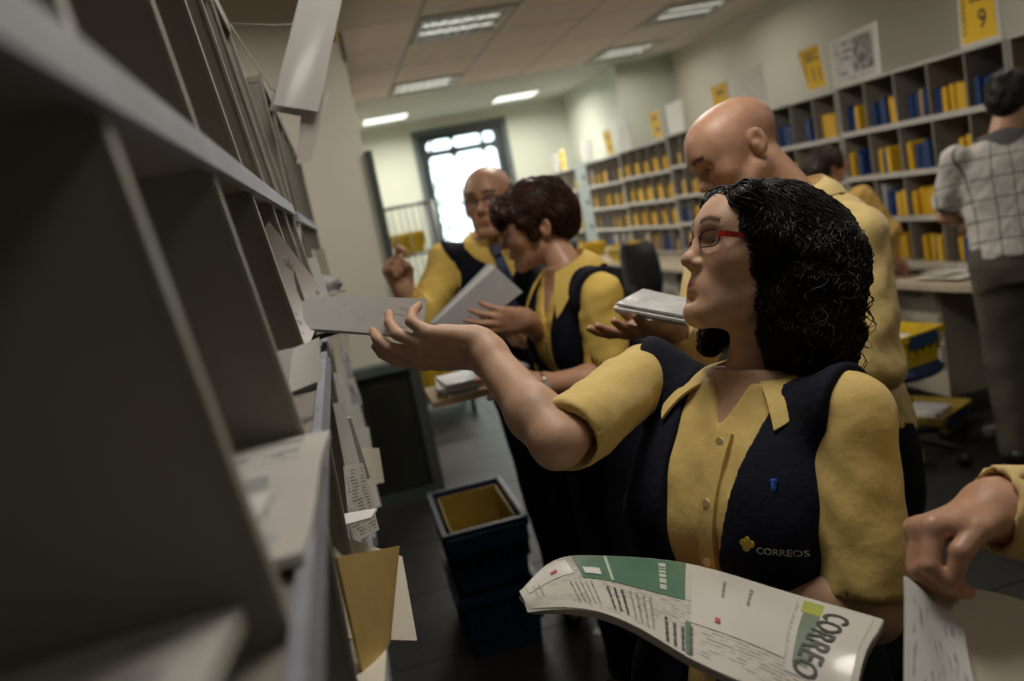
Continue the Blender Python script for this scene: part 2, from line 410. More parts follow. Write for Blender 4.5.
# ------------------------------------------------------------------ sheets of paper
def printed(name, base, ink, rows=26, cols=2, dens=.5, rough=.55, box=None, boxcol=None):
    """paper with lines of fine print (flat print, in the sheet's own uv)"""
    if name in MATS: return MATS[name]
    m = mat(name, base, rough, .05, 12); nt = m.node_tree; N = nt.nodes; Lk = nt.links; b = N['Principled BSDF']
    src = b.inputs['Base Color'].links[0].from_socket
    uv = N.new('ShaderNodeUVMap'); sp = N.new('ShaderNodeSeparateXYZ'); Lk.new(uv.outputs[0], sp.inputs[0])
    def math_(op, a, b_=None, c=None):
        n = N.new('ShaderNodeMath'); n.operation = op
        for i, v in enumerate((a, b_, c)):
            if v is None: continue
            if isinstance(v, (int, float)): n.inputs[i].default_value = v
            else: Lk.new(v, n.inputs[i])
        return n.outputs[0]
    v = math_('MULTIPLY', sp.outputs['Y'], rows); fr = math_('FRACT', v); line = math_('LESS_THAN', fr, .5)
    mp = N.new('ShaderNodeMapping'); mp.inputs['Scale'].default_value = (rows * .7, rows * 1.0, 1); Lk.new(uv.outputs[0], mp.inputs[0])
    nz = N.new('ShaderNodeTexNoise'); nz.inputs['Scale'].default_value = 1.6; nz.inputs['Detail'].default_value = 3; Lk.new(mp.outputs[0], nz.inputs['Vector'])
    word = math_('GREATER_THAN', nz.outputs['Fac'], 1 - dens)
    n2 = N.new('ShaderNodeTexNoise'); n2.inputs['Scale'].default_value = 4.; Lk.new(uv.outputs[0], n2.inputs['Vector'])
    para = math_('GREATER_THAN', n2.outputs['Fac'], .47)
    mx1 = math_('ABSOLUTE', math_('SUBTRACT', sp.outputs['X'], .5)); my1 = math_('ABSOLUTE', math_('SUBTRACT', sp.outputs['Y'], .5))
    inside = math_('MULTIPLY', math_('LESS_THAN', mx1, .43), math_('LESS_THAN', my1, .45))
    f = math_('MULTIPLY', math_('MULTIPLY', line, word), math_('MULTIPLY', para, inside)); f = math_('MULTIPLY', f, .75)
    mx = N.new('ShaderNodeMix'); mx.data_type = 'RGBA'; Lk.new(f, mx.inputs[0]); Lk.new(src, mx.inputs[6]); mx.inputs[7].default_value = tuple(ink)[:3] + (1,)
    Lk.new(mx.outputs[2], b.inputs['Base Color'])
    return m
M_white = mat('white_paper', (.74, .73, .70), .55, .05, 6)
M_grey = mat('grey_plastic_wrap', (.50, .50, .50), .25, .2, 30, .3, 40, spec=.6)
M_cream = mat('cream_paper', (.68, .63, .52), .6, .06, 6)
M_tan = mat('kraft_envelope', (.55, .38, .14), .6, .10, 10, .1, 40)
M_print = printed('printed_letter', (.62, .60, .56), (.05, .05, .05), 22, dens=.58)
M_plast = printed('wrapped_magazine', (.62, .60, .56), (.30, .31, .33), 5, dens=.5, rough=.25)
M_news = printed('printed_newsprint', (.66, .63, .57), (.12, .12, .12), 40, dens=.55)

def sheet(name, P, m, thick=.002, parent=None, nu=10, nv=8, bend=0., wav=0., seed=0, f=None, round_=0., uvflip=False):
    """thin solid sheet over four corners P00,P10,P11,P01 (or a map f(u,v)); bend bows it along its normal"""
    if f is None:
        A, B, C_, D_ = [Vector(p) for p in P]
        n = (B - A).cross(D_ - A).normalized()
        r = random.Random(seed); ph = [r.random() * 6.28 for _ in range(4)]
        def f(u, v):
            p = A * (1 - u) * (1 - v) + B * u * (1 - v) + C_ * u * v + D_ * (1 - u) * v
            return p + n * (bend * 4 * u * (1 - u) + wav * (math.sin(5 * u + ph[0] + 2 * v) + math.sin(7 * v + ph[1] - 3 * u)))
    G = [[Vector(f(i / nu, j / nv)) for i in range(nu + 1)] for j in range(nv + 1)]
    top = []; bot = []
    for j in range(nv + 1):
        for i in range(nu + 1):
            du = G[j][min(i + 1, nu)] - G[j][max(i - 1, 0)]; dv = G[min(j + 1, nv)][i] - G[max(j - 1, 0)][i]
            nn = du.cross(dv).normalized() * (thick / 2)
            top.append(G[j][i] + nn); bot.append(G[j][i] - nn)
    W_ = nu + 1; k = len(top); fs = []; uvs = []
    def uvof(i): i %= k; return ((i % W_) / nu, (i // W_) / nv)
    for j in range(nv):
        for i in range(nu):
            a = j * W_ + i; fs.append((a, a + 1, a + W_ + 1, a + W_)); fs.append((a + k + W_, a + k + W_ + 1, a + k + 1, a + k))
    for i in range(nu): fs.append((i + k, i + 1 + k, i + 1, i)); a = nv * W_ + i; fs.append((a, a + 1, a + 1 + k, a + k))
    for j in range(nv): a = j * W_; fs.append((a, a + W_, a + W_ + k, a + k)); a += nu; fs.append((a + k, a + W_ + k, a + W_, a))
    me = bpy.data.meshes.new(name); me.from_pydata([tuple(p) for p in top + bot], [], fs); me.update()
    ul = me.uv_layers.new(name='UVMap')
    for p in me.polygons:
        for li in p.loop_indices: ul.data[li].uv = uvof(me.loops[li].vertex_index)
    o = link(name, me, m, parent)
    me.polygons.foreach_set('use_smooth', [True] * (2 * nu * nv) + [False] * (len(fs) - 2 * nu * nv))
    me.set_sharp_from_angle(angle=R_(38))
    return o

# ------------------------------------------------------------------ the sorting frame along the left (leans back slightly)
M_frame = mat('putty_metal', (.27, .25, .215), .5, .10, 7, .06, 60)
M_edge = mat('putty_metal_edge', (.33, .31, .27), .45, .08, 12)
M_rail = mat('label_rail_plastic', (.30, .31, .37), .5, .12, 20, spec=.3)
def fx1(z): return -.075 - .1 * (z - 1.68) if z >= 1.435 else -.0505 - .037 * (1.435 - z)
def fx2(z): return -.070 - .01 * (z - 1.6)
def sorting_frame(y0, ys, y1, levels, fx, label, depth=.40):
    t = empty('sorting_frame', (0, 0, 0)); tag(t, label, 'sorting frame')
    zt, zb = levels[0], levels[-1]
    def back(z): return max(fx(zt), fx(z)) - depth if False else fx(z) - depth
    m = MB(); m.hexa([(back(zb) - .006, y0, zb), (back(zb), y0, zb), (back(zb), y1, zb), (back(zb) - .006, y1, zb), (back(zt) - .006, y0, zt), (back(zt), y0, zt), (back(zt), y1, zt), (back(zt) - .006, y1, zt)])
    m.build('back_panel', M_frame, t)
    for i, z in enumerate(levels):
        x = fx(z); th = .012
        bx('shelf', (x - depth, y0, z - th), (x - .004, y1, z), M_frame, t)
        r = MB()
        if i == 0: r.box((x - .004, y0, z - .022), (x, y1, z + .006)); r.build('top_edge', M_frame, t)
        else:
            r.hexa([(x - .004, y0, z - .016), (x + .006, y0, z - .016), (x + .006, y1, z - .016), (x - .004, y1, z - .016),
                    (x - .004, y0, z + .006), (x + .004, y0, z + .006), (x + .004, y1, z + .006), (x - .004, y1, z + .006)])
            r.build('label_rail', M_rail, t)
    for i in range(len(levels) - 1):
        za, zc = levels[i] - .012, levels[i + 1]
        for y in ys:
            xa, xc = fx(za) - .006, fx(zc) - .006; w = .0045 if y not in (ys[0], ys[-1]) else .009
            zs = [zc + (za - zc) * q / 4 for q in range(5)]
            d = MB(); d.hexa([(xc - depth, y - w, zc), (xc, y - w, zc), (xc, y + w, zc), (xc - depth, y + w, zc), (xa - depth, y - w, za), (xa, y - w, za), (xa, y + w, za), (xa - depth, y + w, za)])
            o = d.build('divider', M_frame, t)
            e = MB(); e.hexa([(xc - .001, y - w - .002, zc), (xc + .003, y - w - .002, zc), (xc + .003, y + w + .002, zc), (xc - .001, y + w + .002, zc),
                              (xa - .001, y - w - .002, za), (xa + .003, y - w - .002, za), (xa + .003, y + w + .002, za), (xa - .001, y + w + .002, za)])
            e.build('divider_edge', M_edge, o)
    x = fx(zb)
    bx('base_cabinet', (x - depth, y0, 0), (x - .08, y1, zb - .012), mat('frame_base', (.10, .095, .085), .5), t)
    return t
YS1 = [-.565, -.255, .056, .3675, .68, .99, 1.30, 1.61, 1.92]
sorting_frame(-.57, YS1, 1.925, [2.075, 1.68, 1.435, 1.17, .92], fx1, 'large putty-grey metal sorting frame filling the left edge, closest to the lens')
YS2 = [1.945 + .335 * k for k in range(8)]
sorting_frame(1.935, YS2, 4.30, [1.965, 1.666, 1.40, 1.14, .90], fx2, 'farther putty-grey sorting frame between the near frame and the partition wall')

# mail in and on the frame
def mail(name, P, m, label, cat, group=None, **k):
    o = sheet(name, P, m, **k); tag(o, label, cat, group); return o
mail('wrapped_magazine', [(-.30, .655, 1.447), (-.036, .67, 1.452), (-.050, .43, 1.448), (-.30, .40, 1.447)], M_plast, 'blurred wrapped magazine sticking out over the label rail at lower left', 'magazine', thick=.006, wav=.003, seed=1, nu=14, nv=12)
mail('white_letter', [(-.28, .45, 1.460), (-.062, .47, 1.470), (-.075, .385, 1.466), (-.28, .38, 1.460)], M_white, 'white letter lying on top of the blurred wrapped magazine', 'letter', thick=.003, wav=.002, seed=8)
mail('wrapped_magazine', [(-.33, .352, 1.447), (-.07, .355, 1.450), (-.085, .11, 1.452), (-.33, .09, 1.447)], M_plast, 'badly blurred pale magazine in the bottom left corner of the near frame', 'magazine', thick=.010, wav=.004, seed=2, nu=12, nv=10)
mail('white_card', [(-.060, .845, 1.437), (-.043, .83, 1.469), (-.037, .85, 1.507), (-.075, .86, 1.503)], M_white, 'folded white card poking out of the frame, left panel', 'card', thick=.002) if False else None
def folded_card():
    t = empty('folded_card', (-.06, .82, 1.44)); tag(t, 'bright folded white card jutting from the near frame under the held letters', 'card')
    for nm, P in (('front_leaf', [(-.071, .79, 1.470), (-.041, .84, 1.468), (-.036, .86, 1.507), (-.060, .83, 1.505)]), ('back_leaf', [(-.16, .86, 1.46), (-.071, .79, 1.470), (-.060, .83, 1.505), (-.15, .88, 1.50)])):
        o = sheet(nm, P, M_white, .0015, None); o.parent = t; o.matrix_parent_inverse = Matrix.Translation((.06, -.82, -1.44))
folded_card()
mail('large_flat_envelope', [(-.30, 1.20, 1.437), (-.080, 1.19, 1.44), (-.031, 1.36, 1.510), (-.084, 1.26, 1.640)], printed('flat_env', (.55, .53, .51), (.2, .19, .18), 10, dens=.45), 'big pale flat envelope leaning out of the frame above the held letters', 'envelope', thick=.004, bend=.006)
mail('plastic_wrapper', [(-.055, 2.15, 1.47), (-.010, 2.25, 1.455), (-.004, 2.2, 1.485), (-.05, 2.22, 1.52)], M_grey, 'crumpled clear plastic wrapper poking out beyond the large flat envelope', 'wrapper', thick=.003, wav=.008, seed=5)
mail('plastic_wrapper', [(-.10, 1.90, 1.55), (-.070, 1.97, 1.52), (-.066, 1.95, 1.665), (-.09, 1.93, 1.66)], M_grey, 'shiny plastic wrapper bunched at the end of the upper label rail', 'wrapper', thick=.003, wav=.006, seed=6)
mail('dark_booklet', [(-.20, 1.33, 1.445), (-.014, 1.40, 1.455), (-.020, 1.30, 1.462), (-.2, 1.26, 1.449)], mat('dark_cover', (.02, .018, .016), .4), 'dark-covered booklet lying under the held letters', 'booklet', thick=.006)
mail('printed_leaflet', [(-.2, 1.32, 1.455), (-.022, 1.385, 1.466), (-.045, 1.31, 1.470), (-.2, 1.28, 1.458)], M_news, 'printed leaflet lying on the dark-covered booklet', 'leaflet', thick=.003)
mail('kraft_envelope', [(-.066, .80, 1.178), (-.036, .86, 1.178), (-.006, .955, 1.240), (-.066, .81, 1.300)], M_tan, 'tan kraft envelope standing in the lower left row, with a pencilled note', 'envelope', thick=.004, bend=.004)
mail('large_white_envelope', [(-.08, .90, 1.172), (-.010, .96, 1.118), (-.006, 1.06, 1.185), (-.08, 1.0, 1.26)], M_cream, 'cream envelope leaning out behind the tan kraft envelope', 'envelope', thick=.004)
mail('cream_flat', [(-.25, .70, 1.178), (-.044, .76, 1.186), (-.040, .84, 1.176), (-.25, .83, 1.176)], M_cream, 'cream flat lying on the shelf beneath the tan kraft envelope', 'envelope', thick=.006)
mail('white_letter', [(-.2, .95, 1.28), (-.030, 1.00, 1.265), (-.022, 1.06, 1.255), (-.2, 1.06, 1.27)], M_white, 'white letter lying over the top of the tan kraft envelope', 'letter', thick=.003)
mail('printed_letter', [(-.062, 1.05, 1.222), (-.028, 1.14, 1.200), (-.030, 1.16, 1.292), (-.052, 1.10, 1.310)], M_print, 'upright letter with black printed lines beside the tan kraft envelope', 'letter', thick=.002)
mail('white_letter', [(-.045, 1.6, 1.128), (-.011, 1.7, 1.098), (-.006, 1.71, 1.168), (-.046, 1.62, 1.202)], M_cream, 'small cream letter jutting out behind the black-printed letter', 'letter', thick=.003)
rnd = random.Random(11)
k = 0
for row, (zb, hh) in enumerate(((1.40, .20), (1.14, .20), (.905, .18), (1.17, .2), (1.435, .0))):
    if hh == 0: continue
    ys = YS1 if row == 3 else YS2
    fx = fx1 if row == 3 else fx2
    for c in range(len(ys) - 1):
        if row == 3 and ys[c] < 1.0: continue
        for q in range(2 if row else 1):
            y = ys[c] + .06 + .11 * q + rnd.uniform(0, .05); h = hh * rnd.uniform(.6, 1.0); x = fx(zb) + rnd.uniform(-.005, .035); s = rnd.uniform(-.02, .05)
            mm = rnd.choice([M_white, M_cream, M_white, M_grey, M_tan if rnd.random() < .4 else M_white, M_print])
            rowname = ['second', 'third', 'lowest', 'near third'][row]
            col = {M_white: 'white', M_cream: 'cream', M_grey: 'grey wrapped', M_tan: 'tan', M_print: 'printed'}[mm]
            mail('upright_letter', [(x - .22, y, zb + .003), (x, y + .02, zb + .003), (x + rnd.uniform(-.02, .01), y + .02 + s, zb + h), (x - .22, y + s, zb + h)], mm,
                 col + ' letter filed upright in the %s row of the left frames' % rowname, 'letter', 'letters filed in the left frames', thick=.004, nu=4, nv=4)
            k += 1
# clear sleeve with a section sheet, standing up on the frame top
def sign_sleeve():
    t = empty('sign_sleeve', (-.05, 1.9, 1.95)); tag(t, 'clear plastic sign sleeve leaning out over the top of the left frame, glare on it', 'sign holder')
    g = mat('clear_sleeve', (.62, .61, .59), .12, .02, alpha=.85, spec=1., coat=1.)
    f0 = Matrix.Translation((.05, -1.9, -1.95))
    for nm, P, m, th in (('sleeve', [(-.063, 1.885, 1.893), (.025, 1.900, 1.866), (.153, 1.936, 2.151), (.065, 1.921, 2.158)], g, .003),
                         ('insert', [(-.043, 1.903, 1.768), (-.012, 1.909, 1.769), (.057, 1.927, 1.904), (.0, 1.917, 1.905)], mat('insert_paper', (.5, .46, .42), .5), .002),
                         ('yellow_card', [(.088, 2.00, 2.02), (.100, 1.98, 2.02), (.127, 1.98, 2.22), (.100, 2.00, 2.22)], mat('sign_yellow', (.75, .48, .02), .45), .002),
                         ('back_sheet', [(-.075, 1.93, 1.89), (.015, 1.95, 1.86), (.10, 1.97, 2.06), (.02, 1.95, 2.07)], mat('sleeve_sheet', (.45, .43, .41), .5), .002)):
        o = sheet(nm, P, m, th, None, bend=.002 if nm == 'sleeve' else 0); o.parent = t; o.matrix_parent_inverse = f0
    for pts in ([(-.112, 1.905, 2.07), (-.02, 1.915, 2.055), (.10, 1.96, 2.06)], [(-.112, 1.905, 2.07), (-.06, 1.905, 1.93), (-.03, 1.905, 1.90)], [(.06, 1.93, 2.06), (.10, 1.985, 2.07)]):
        m = MB(); m.tube(pts, .0018, 6); o = m.build('support_wire', M_frame, None, True); o.parent = t; o.matrix_parent_inverse = f0
sign_sleeve()
# ------------------------------------------------------------------ pigeonhole cabinets along the right side
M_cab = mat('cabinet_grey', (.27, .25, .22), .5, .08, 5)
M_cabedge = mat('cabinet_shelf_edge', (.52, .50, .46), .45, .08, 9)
CX, CDEP = 3.30, .33
LV = [1.92, 1.625, 1.34, 1.075, .803]
def pigeonhole(y0, y1, ncol, label, dz=0.):
    t = empty('pigeonhole_cabinet', (0, 0, 0)); tag(t, label, 'pigeonhole cabinet', 'pigeonhole cabinets along the right side')
    cw = (y1 - y0) / ncol
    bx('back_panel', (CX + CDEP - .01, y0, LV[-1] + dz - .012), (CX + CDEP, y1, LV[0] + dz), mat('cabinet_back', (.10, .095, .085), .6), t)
    for i, z in enumerate(LV):
        z += dz
        s = bx('shelf', (CX + .004, y0, z - .012), (CX + CDEP - .01, y1, z), M_cab, t)
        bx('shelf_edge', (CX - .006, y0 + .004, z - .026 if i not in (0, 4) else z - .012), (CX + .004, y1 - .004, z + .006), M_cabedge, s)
    me = MB().box((CX, -.005, LV[1]), (CX + CDEP - .01, .005, LV[0] - .014)).mesh('divider')
    for k in range(ncol + 1):
        y = y0 + k * cw; w = .012 if k in (0, ncol) else .005; yy = y + (w if k == 0 else -w if k == ncol else 0)
        bx('side_panel' if k in (0, ncol) else 'divider', (CX, yy - w, LV[-1] + dz), (CX + CDEP - .01, yy + w, LV[0] + dz - .014), M_cab, t)
    return t
UN = [(2.22, 3.65), (3.65, 5.08), (5.08, 6.51), (6.51, 7.94), (7.94, 9.37), (9.37, 10.70), (11.22, 12.58)]
UL = ['grey pigeonhole cabinet at the right edge behind the checked-shirt man', 'grey pigeonhole cabinet below the yellow SEC 9 sign', 'grey pigeonhole cabinet below the map sheet, right of the bald man\'s nape',
      'grey pigeonhole cabinet behind the bald man looking down', 'grey pigeonhole cabinet left of the bald man, under the blank white sheet', 'grey pigeonhole cabinet just right of the grey steel panel', 'short grey pigeonhole cabinet left of the grey steel panel by the far wall']
for (a, b), l, dz in zip(UN, UL, (0, 0, -.012, .02, .0, -.015, -.02)):
    pigeonhole(a + .003, b - .003, 5, l, dz)
def steel_panel():
    t = empty('steel_locker', (3.3, 10.95, 0)); tag(t, 'plain grey-green steel locker end standing between far pigeonhole cabinets', 'locker')
    bx('body', (0, -.24, 0), (.33, .24, 1.93), mat('locker_grey', (.30, .33, .31), .45), t, .006)
    for z in (1.75, 1.42, 1.1):
        m = MB(); m.tube([(-.012, -.1, z), (.004, -.1, z)], .035, 12); m.build('round_lock', mat('lock_brown', (.05, .03, .02), .5), t)
steel_panel()

# folders standing in the cells: rounded card folders, yellow and blue
M_yel = mat('folder_yellow', (.74, .44, .02), .45, .12, 6)
M_blu = mat('folder_blue', (.014, .045, .17), .45, .2, 6)
M_whi = mat('folder_white', (.6, .6, .58), .5, .08, 6)
def folder_mesh(m, w=.034, h=.155, d=.22):
    r = w * .5; pts = [(-w / 2, 0), (w / 2, 0)] + [(r * math.cos(a) * 1.0, h - r * 1.4 + 1.4 * r * math.sin(a)) for a in [math.pi * q / 7 for q in range(8)]]
    vs = [(0, y, z) for y, z in pts] + [(d, y, z) for y, z in pts]; n = len(pts)
    mb = MB(); mb.add(vs, [tuple(range(n)), tuple(range(2 * n - 1, n - 1, -1))] + [(i, i + n, (i + 1) % n + n, (i + 1) % n) for i in range(n)])
    me = mb.mesh('mail_folder'); me.materials.append(m); return me
FM = {'Y': folder_mesh(M_yel), 'B': folder_mesh(M_blu), 'W': folder_mesh(M_whi, .012, .19)}
FN = {'Y': 'yellow', 'B': 'dark blue', 'W': 'white'}
RW = ['top', 'second', 'third', 'bottom']
# cells listed left to right as seen (far to near)
CELLS = {1: [['BBY', 'BBBYY', 'BBYBB', 'BYYYYY', 'BBBBY'], ['YBB', 'YBY', 'YBBB', 'YYB', 'YBB'], ['BBY', 'WBBYYY', 'YYYYBB', 'BBYY', 'YBB'], ['YYBY', 'YBYY', 'YYBYB', 'YBYYB', 'BYYY']],
         2: [['YBY', 'Y', 'BBBB', 'BBBB', 'YYYYY'], ['YYB', 'YB', 'YYBY', 'YYB', 'YYBB'], ['YB', 'YYB', 'BYY', 'BY', 'YYB'], ['YB', 'YB', 'YYB', 'BY', 'YYB']]}
rnd = random.Random(5)
CW = 1.43 / 5
NTH = ['first', 'second', 'third', 'fourth', 'fifth']
for ui, rows in CELLS.items():
    y1 = UN[ui][1]; dz = (0, 0, -.012)[ui]; sign = {1: 'SEC 9', 2: 'SEC 11'}[ui]
    for r, cells in enumerate(rows):
        for c, s in enumerate(cells):
            yl = y1 - c * CW - .012; n = len(s); gap = min(.046, (CW - .03) / n); start = CW - .025 - gap * n if rnd.random() < .55 else .01
            for q, ch in enumerate(s):
                o = bpy.data.objects.new('mail_folder', FM[ch]); COL.objects.link(o)
                o.location = (CX + .02 + rnd.uniform(0, .035), yl - start - gap * (q + .5), LV[r + 1] + dz + .0005)
                o.rotation_euler = (rnd.uniform(-.04, .04), 0, 0); o.scale = (1, min(1.1, gap / .036), rnd.uniform(.9, 1.08))
                tag(o, '%s rounded folder in %s row, %s cell from left, under %s' % (FN[ch], RW[r], NTH[c], sign), 'folder', 'mail folders in the pigeonholes')
def far_folders():
    V = {'Y': MB(), 'B': MB(), 'W': MB()}; rnd = random.Random(9)
    for ui in (0, 3, 4, 5, 6):
        y0, y1 = UN[ui]; cw = (y1 - y0) / 5; dz = (0, 0, -.012, .02, .0, -.015, -.02)[ui]
        for r in range(4):
            for c in range(5):
                yl = y1 - c * cw - .014; w = .05; n = rnd.choice((3, 4, 5)); start = rnd.uniform(.005, max(.006, cw - .02 - n * w))
                for q in range(n):
                    pY = .86 if ui in (4, 5, 6) else .6
                    if r == 3: pY = .35
                    ch = 'Y' if rnd.random() < pY else ('B' if rnd.random() < .8 else 'W'); y = yl - start - w * (q + .5); h = rnd.uniform(.12, .165) if ch != 'W' else .2
                    if abs(y - (y0 + y1) / 2) > (y1 - y0) / 2 - .03: continue
                    x = CX + .03 + rnd.uniform(0, .02); z = LV[r + 1] + dz + .0005; a = w * .47
                    pts = [(-a, 0), (a, 0), (a, h * .8), (a * .6, h * .96), (0, h), (-a * .6, h * .96), (-a, h * .8)]; k = len(pts)
                    V[ch].add([(x, y + p, z + s_) for p, s_ in pts] + [(x + .2, y + p, z + s_) for p, s_ in pts], [tuple(range(k)), tuple(range(2 * k - 1, k - 1, -1))] + [(i, i + k, (i + 1) % k + k, (i + 1) % k) for i in range(k)])
    me = bpy.data.meshes.new('mail_folders'); vs = []; fs = []; mi = []
    for j, ch in enumerate('YBW'):
        n = len(vs); vs += V[ch].v; fs += [tuple(i + n for i in f) for f in V[ch].f]; mi += [j] * len(V[ch].f)
    me.from_pydata(vs, [], fs); me.update()
    for m_ in (M_yel, M_blu, M_whi): me.materials.append(m_)
    me.polygons.foreach_set('material_index', mi)
    o = link('mail_folders', me); tag(o, 'yellow and blue folders filling the far pigeonhole cells', 'folder', kind='stuff')
far_folders()

# signs and sheets standing on the cabinet tops
M_sy = mat('sign_card_yellow', (.80, .50, .03), .55, .05, 4, spec=.2)
M_ink = mat('black_ink', (.012, .012, .012), .5)
M_ink2 = mat('faded_ink', (.16, .10, .02), .5)
M_slv = mat('sign_sleeve_edge', (.66, .65, .60), .4, .05)
M_poster = printed('map_poster', (.55, .53, .50), (.10, .10, .10), 6, dens=.55)
M_wsheet = mat('white_sheet', (.85, .84, .80), .4, .03, coat=.3)
M_faint = printed('faint_print_sheet', (.66, .65, .62), (.36, .34, .33), 14, dens=.5)
def top_sign(name, c, m, label, words=(), cat='sign', border=.012, inset=None):
    """c: (y,z) corners TL, BL, BR, TR of a card standing at the cabinet front"""
    t = empty(name, (0, 0, 0)); tag(t, label, cat, 'signs standing on the pigeonhole cabinets')
    x = 3.345; TL, BL, BR, TR = [Vector((x, y, z)) for y, z in c]
    for q in (TL, TR): q.x += .03
    sheet('sleeve', [BL, BR, TR, TL], M_slv, .004, t, 2, 2)
    def at(u, v, dx=0.): p = BL * (1 - u) * (1 - v) + BR * u * (1 - v) + TR * u * v + TL * (1 - u) * v; p.x -= dx; return p
    e = .06
    sheet('card', [at(e, e * .8, .004), at(1 - e, e * .8, .004), at(1 - e, 1 - e, .004), at(e, 1 - e, .004)], m, .003, t, 2, 2)
    if inset is not None: sheet('map_print', [at(.50, .2, .0065), at(.90, .2, .0065), at(.90, .88, .0065), at(.50, .88, .0065)], inset, .002, t, 2, 2)
    W_ = (BR - BL).length; H_ = (TL - BL).length
    for s, u, v, size, rot in words:
        if s is None:
            sheet('print_mark', [at(u - .22, v, .0065), at(u + .22, v, .0065), at(u + .2, v + .10, .0065), at(u - .2, v + .10, .0065)], M_ink2, .001, t, 2, 2); continue
        vs, fs = text_geo(s, size, 'CENTER', .0012 if size > .05 else 0)
        def mp(a, b, u=u, v=v, rot=rot):
            if rot: a, b = -b, a
            p = at(u + a / W_, v + b / H_, .0062); return tuple(p)
        text_obj('lettering', s, size, M_ink, t, mp, 'CENTER', .0012 if size > .05 else 0)
    return t
top_sign('section_sign', [(4.02, 2.27), (4.00, 1.932), (3.728, 1.932), (3.765, 2.27)], M_sy, 'yellow section sign SEC 9 at the top right corner', [('SEC', .58, .62, .085, 0), ('9', .62, .22, .13, 0), ('CORREOS', .20, .5, .05, 1)])
top_sign('section_sign', [(5.592, 2.254), (5.46, 1.945), (5.215, 1.945), (5.312, 2.261)], M_sy, 'yellow section sign SEC 11 standing beside the map sheet', [('SEC', .58, .64, .10, 0), ('11', .64, .20, .13, 0), ('CORREOS', .22, .45, .035, 1)])
top_sign('map_sheet', [(5.194, 2.222), (5.147, 1.925), (4.668, 1.925), (4.701, 2.237)], M_poster, 'grey street-map sheet in a sleeve right of SEC 11', (), 'sheet', inset=mat('map_print', (.22, .21, .20), .5, .9, 22))
top_sign('printed_sheet', [(6.60, 2.232), (6.50, 1.935), (6.02, 1.955), (6.10, 2.266)], M_faint, 'pale printed sheet above the bald man\'s head', (), 'sheet')
top_sign('section_sign', [(7.0, 2.25), (6.9, 1.96), (6.62, 1.96), (6.67, 2.247)], M_sy, 'yellow section sign half hidden behind the bald man\'s head', [(None, .55, .66, .09, 0), (None, .60, .26, .10, 0)])
top_sign('blank_sheet', [(8.03, 2.237), (7.93, 1.945), (7.56, 1.945), (7.565, 2.242)], M_wsheet, 'bright blank white sheet left of the bald man\'s head', (), 'sheet')
top_sign('section_sign', [(8.498, 2.237), (8.348, 1.944), (8.1, 1.944), (8.188, 2.242)], M_sy, 'narrow yellow section sign beside the bright blank white sheet', [(None, .55, .66, .09, 0), (None, .60, .26, .10, 0)])
top_sign('printed_sheet', [(9.5, 2.229), (9.40, 1.925), (9.02, 1.925), (9.08, 2.243)], M_faint, 'pale printed sheet second from the far wall end of the cabinets', (), 'sheet')
top_sign('section_sign', [(10.02, 2.226), (9.85, 1.915), (9.62, 1.915), (9.72, 2.226)], M_sy, 'small far yellow section sign above the grey steel panel\'s right side', [(None, .55, .66, .09, 0), (None, .60, .26, .10, 0)])
top_sign('printed_sheet', [(10.99, 2.2), (10.90, 1.935), (10.5, 1.935), (10.47, 2.18)], M_faint, 'pale printed sheet on top of the grey steel panel', (), 'sheet')
top_sign('section_sign', [(12.05, 2.2), (11.95, 1.91), (11.72, 1.91), (11.80, 2.2)], M_sy, 'farthest tiny yellow section sign near the room corner', [(None, .55, .66, .09, 0), (None, .60, .26, .10, 0)])
top_sign('printed_sheet', [(12.5, 2.17), (12.44, 1.91), (12.12, 1.91), (12.16, 2.17)], M_faint, 'faint grey sheet nearest the far wall on the cabinets', (), 'sheet')

# ------------------------------------------------------------------ desks
M_desk = mat('desk_beech', (.52, .44, .33), .4, .08, 4, stretch=(1, 6, 1))
M_deskg = mat('desk_grey_metal', (.16, .16, .15), .4, .05)
M_ped = mat('pedestal_beige', (.40, .36, .28), .5, .06)
def desk(y0, y1, x0, label, ped=None):
    t = empty('desk', (0, 0, 0)); tag(t, label, 'desk', 'desks below the pigeonholes')
    n = 10; pts = [(x0 + .06 * (abs(2 * i / n - 1) ** 3), y1 + (y0 - y1) * i / n) for i in range(n + 1)] + [(3.64, y0), (3.64, y1)]
    m = MB(); k = len(pts); m.add([(x, y, .74) for x, y in pts] + [(x, y, .772) for x, y in pts], [tuple(range(k - 1, -1, -1)), tuple(range(k, 2 * k))] + [(i, (i + 1) % k, (i + 1) % k + k, i + k) for i in range(k)])
    m.build('desktop', M_desk, t)
    for y in (y0 + .05, y1 - .05):
        m = MB(); m.tube([(x0 + .14, y, 0), (x0 + .14, y, .74)], .03, 10); m.build('leg', M_deskg, t, True)
        m = MB(); m.tube([(3.55, y, 0), (3.55, y, .74)], .03, 10); m.build('leg', M_deskg, t, True)
        bx('foot', (x0 + .05, y - .03, 0), (3.62, y + .03, .035), M_deskg, t)
    bx('modesty_panel', (3.48, y0 + .06, .25), (3.50, y1 - .06, .74), mat('modesty_dark', (.03, .03, .035), .6), t)
    if ped is not None:
        b = bx('pedestal', (x0 + .12, ped, .12 if ped < 5 else .35), (3.46, ped + .40, .738), M_ped, t)
        for z in (.61, .45, .29):
            if z < .4 and ped > 5: continue
            d = bx('drawer', (x0 + .105, ped + .01, z), (x0 + .12, ped + .39, z + .125), M_ped, t, .003)
            bx('drawer_handle', (x0 + .095, ped + .13, z + .06), (x0 + .106, ped + .27, z + .085), M_deskg, d)
desk(3.60, 5.02, 2.92, 'beech desk strewn with letters beside the checked-shirt man', 3.98)
desk(5.08, 6.48, 2.92, 'beech desk hidden behind the bald man below the pigeonholes')
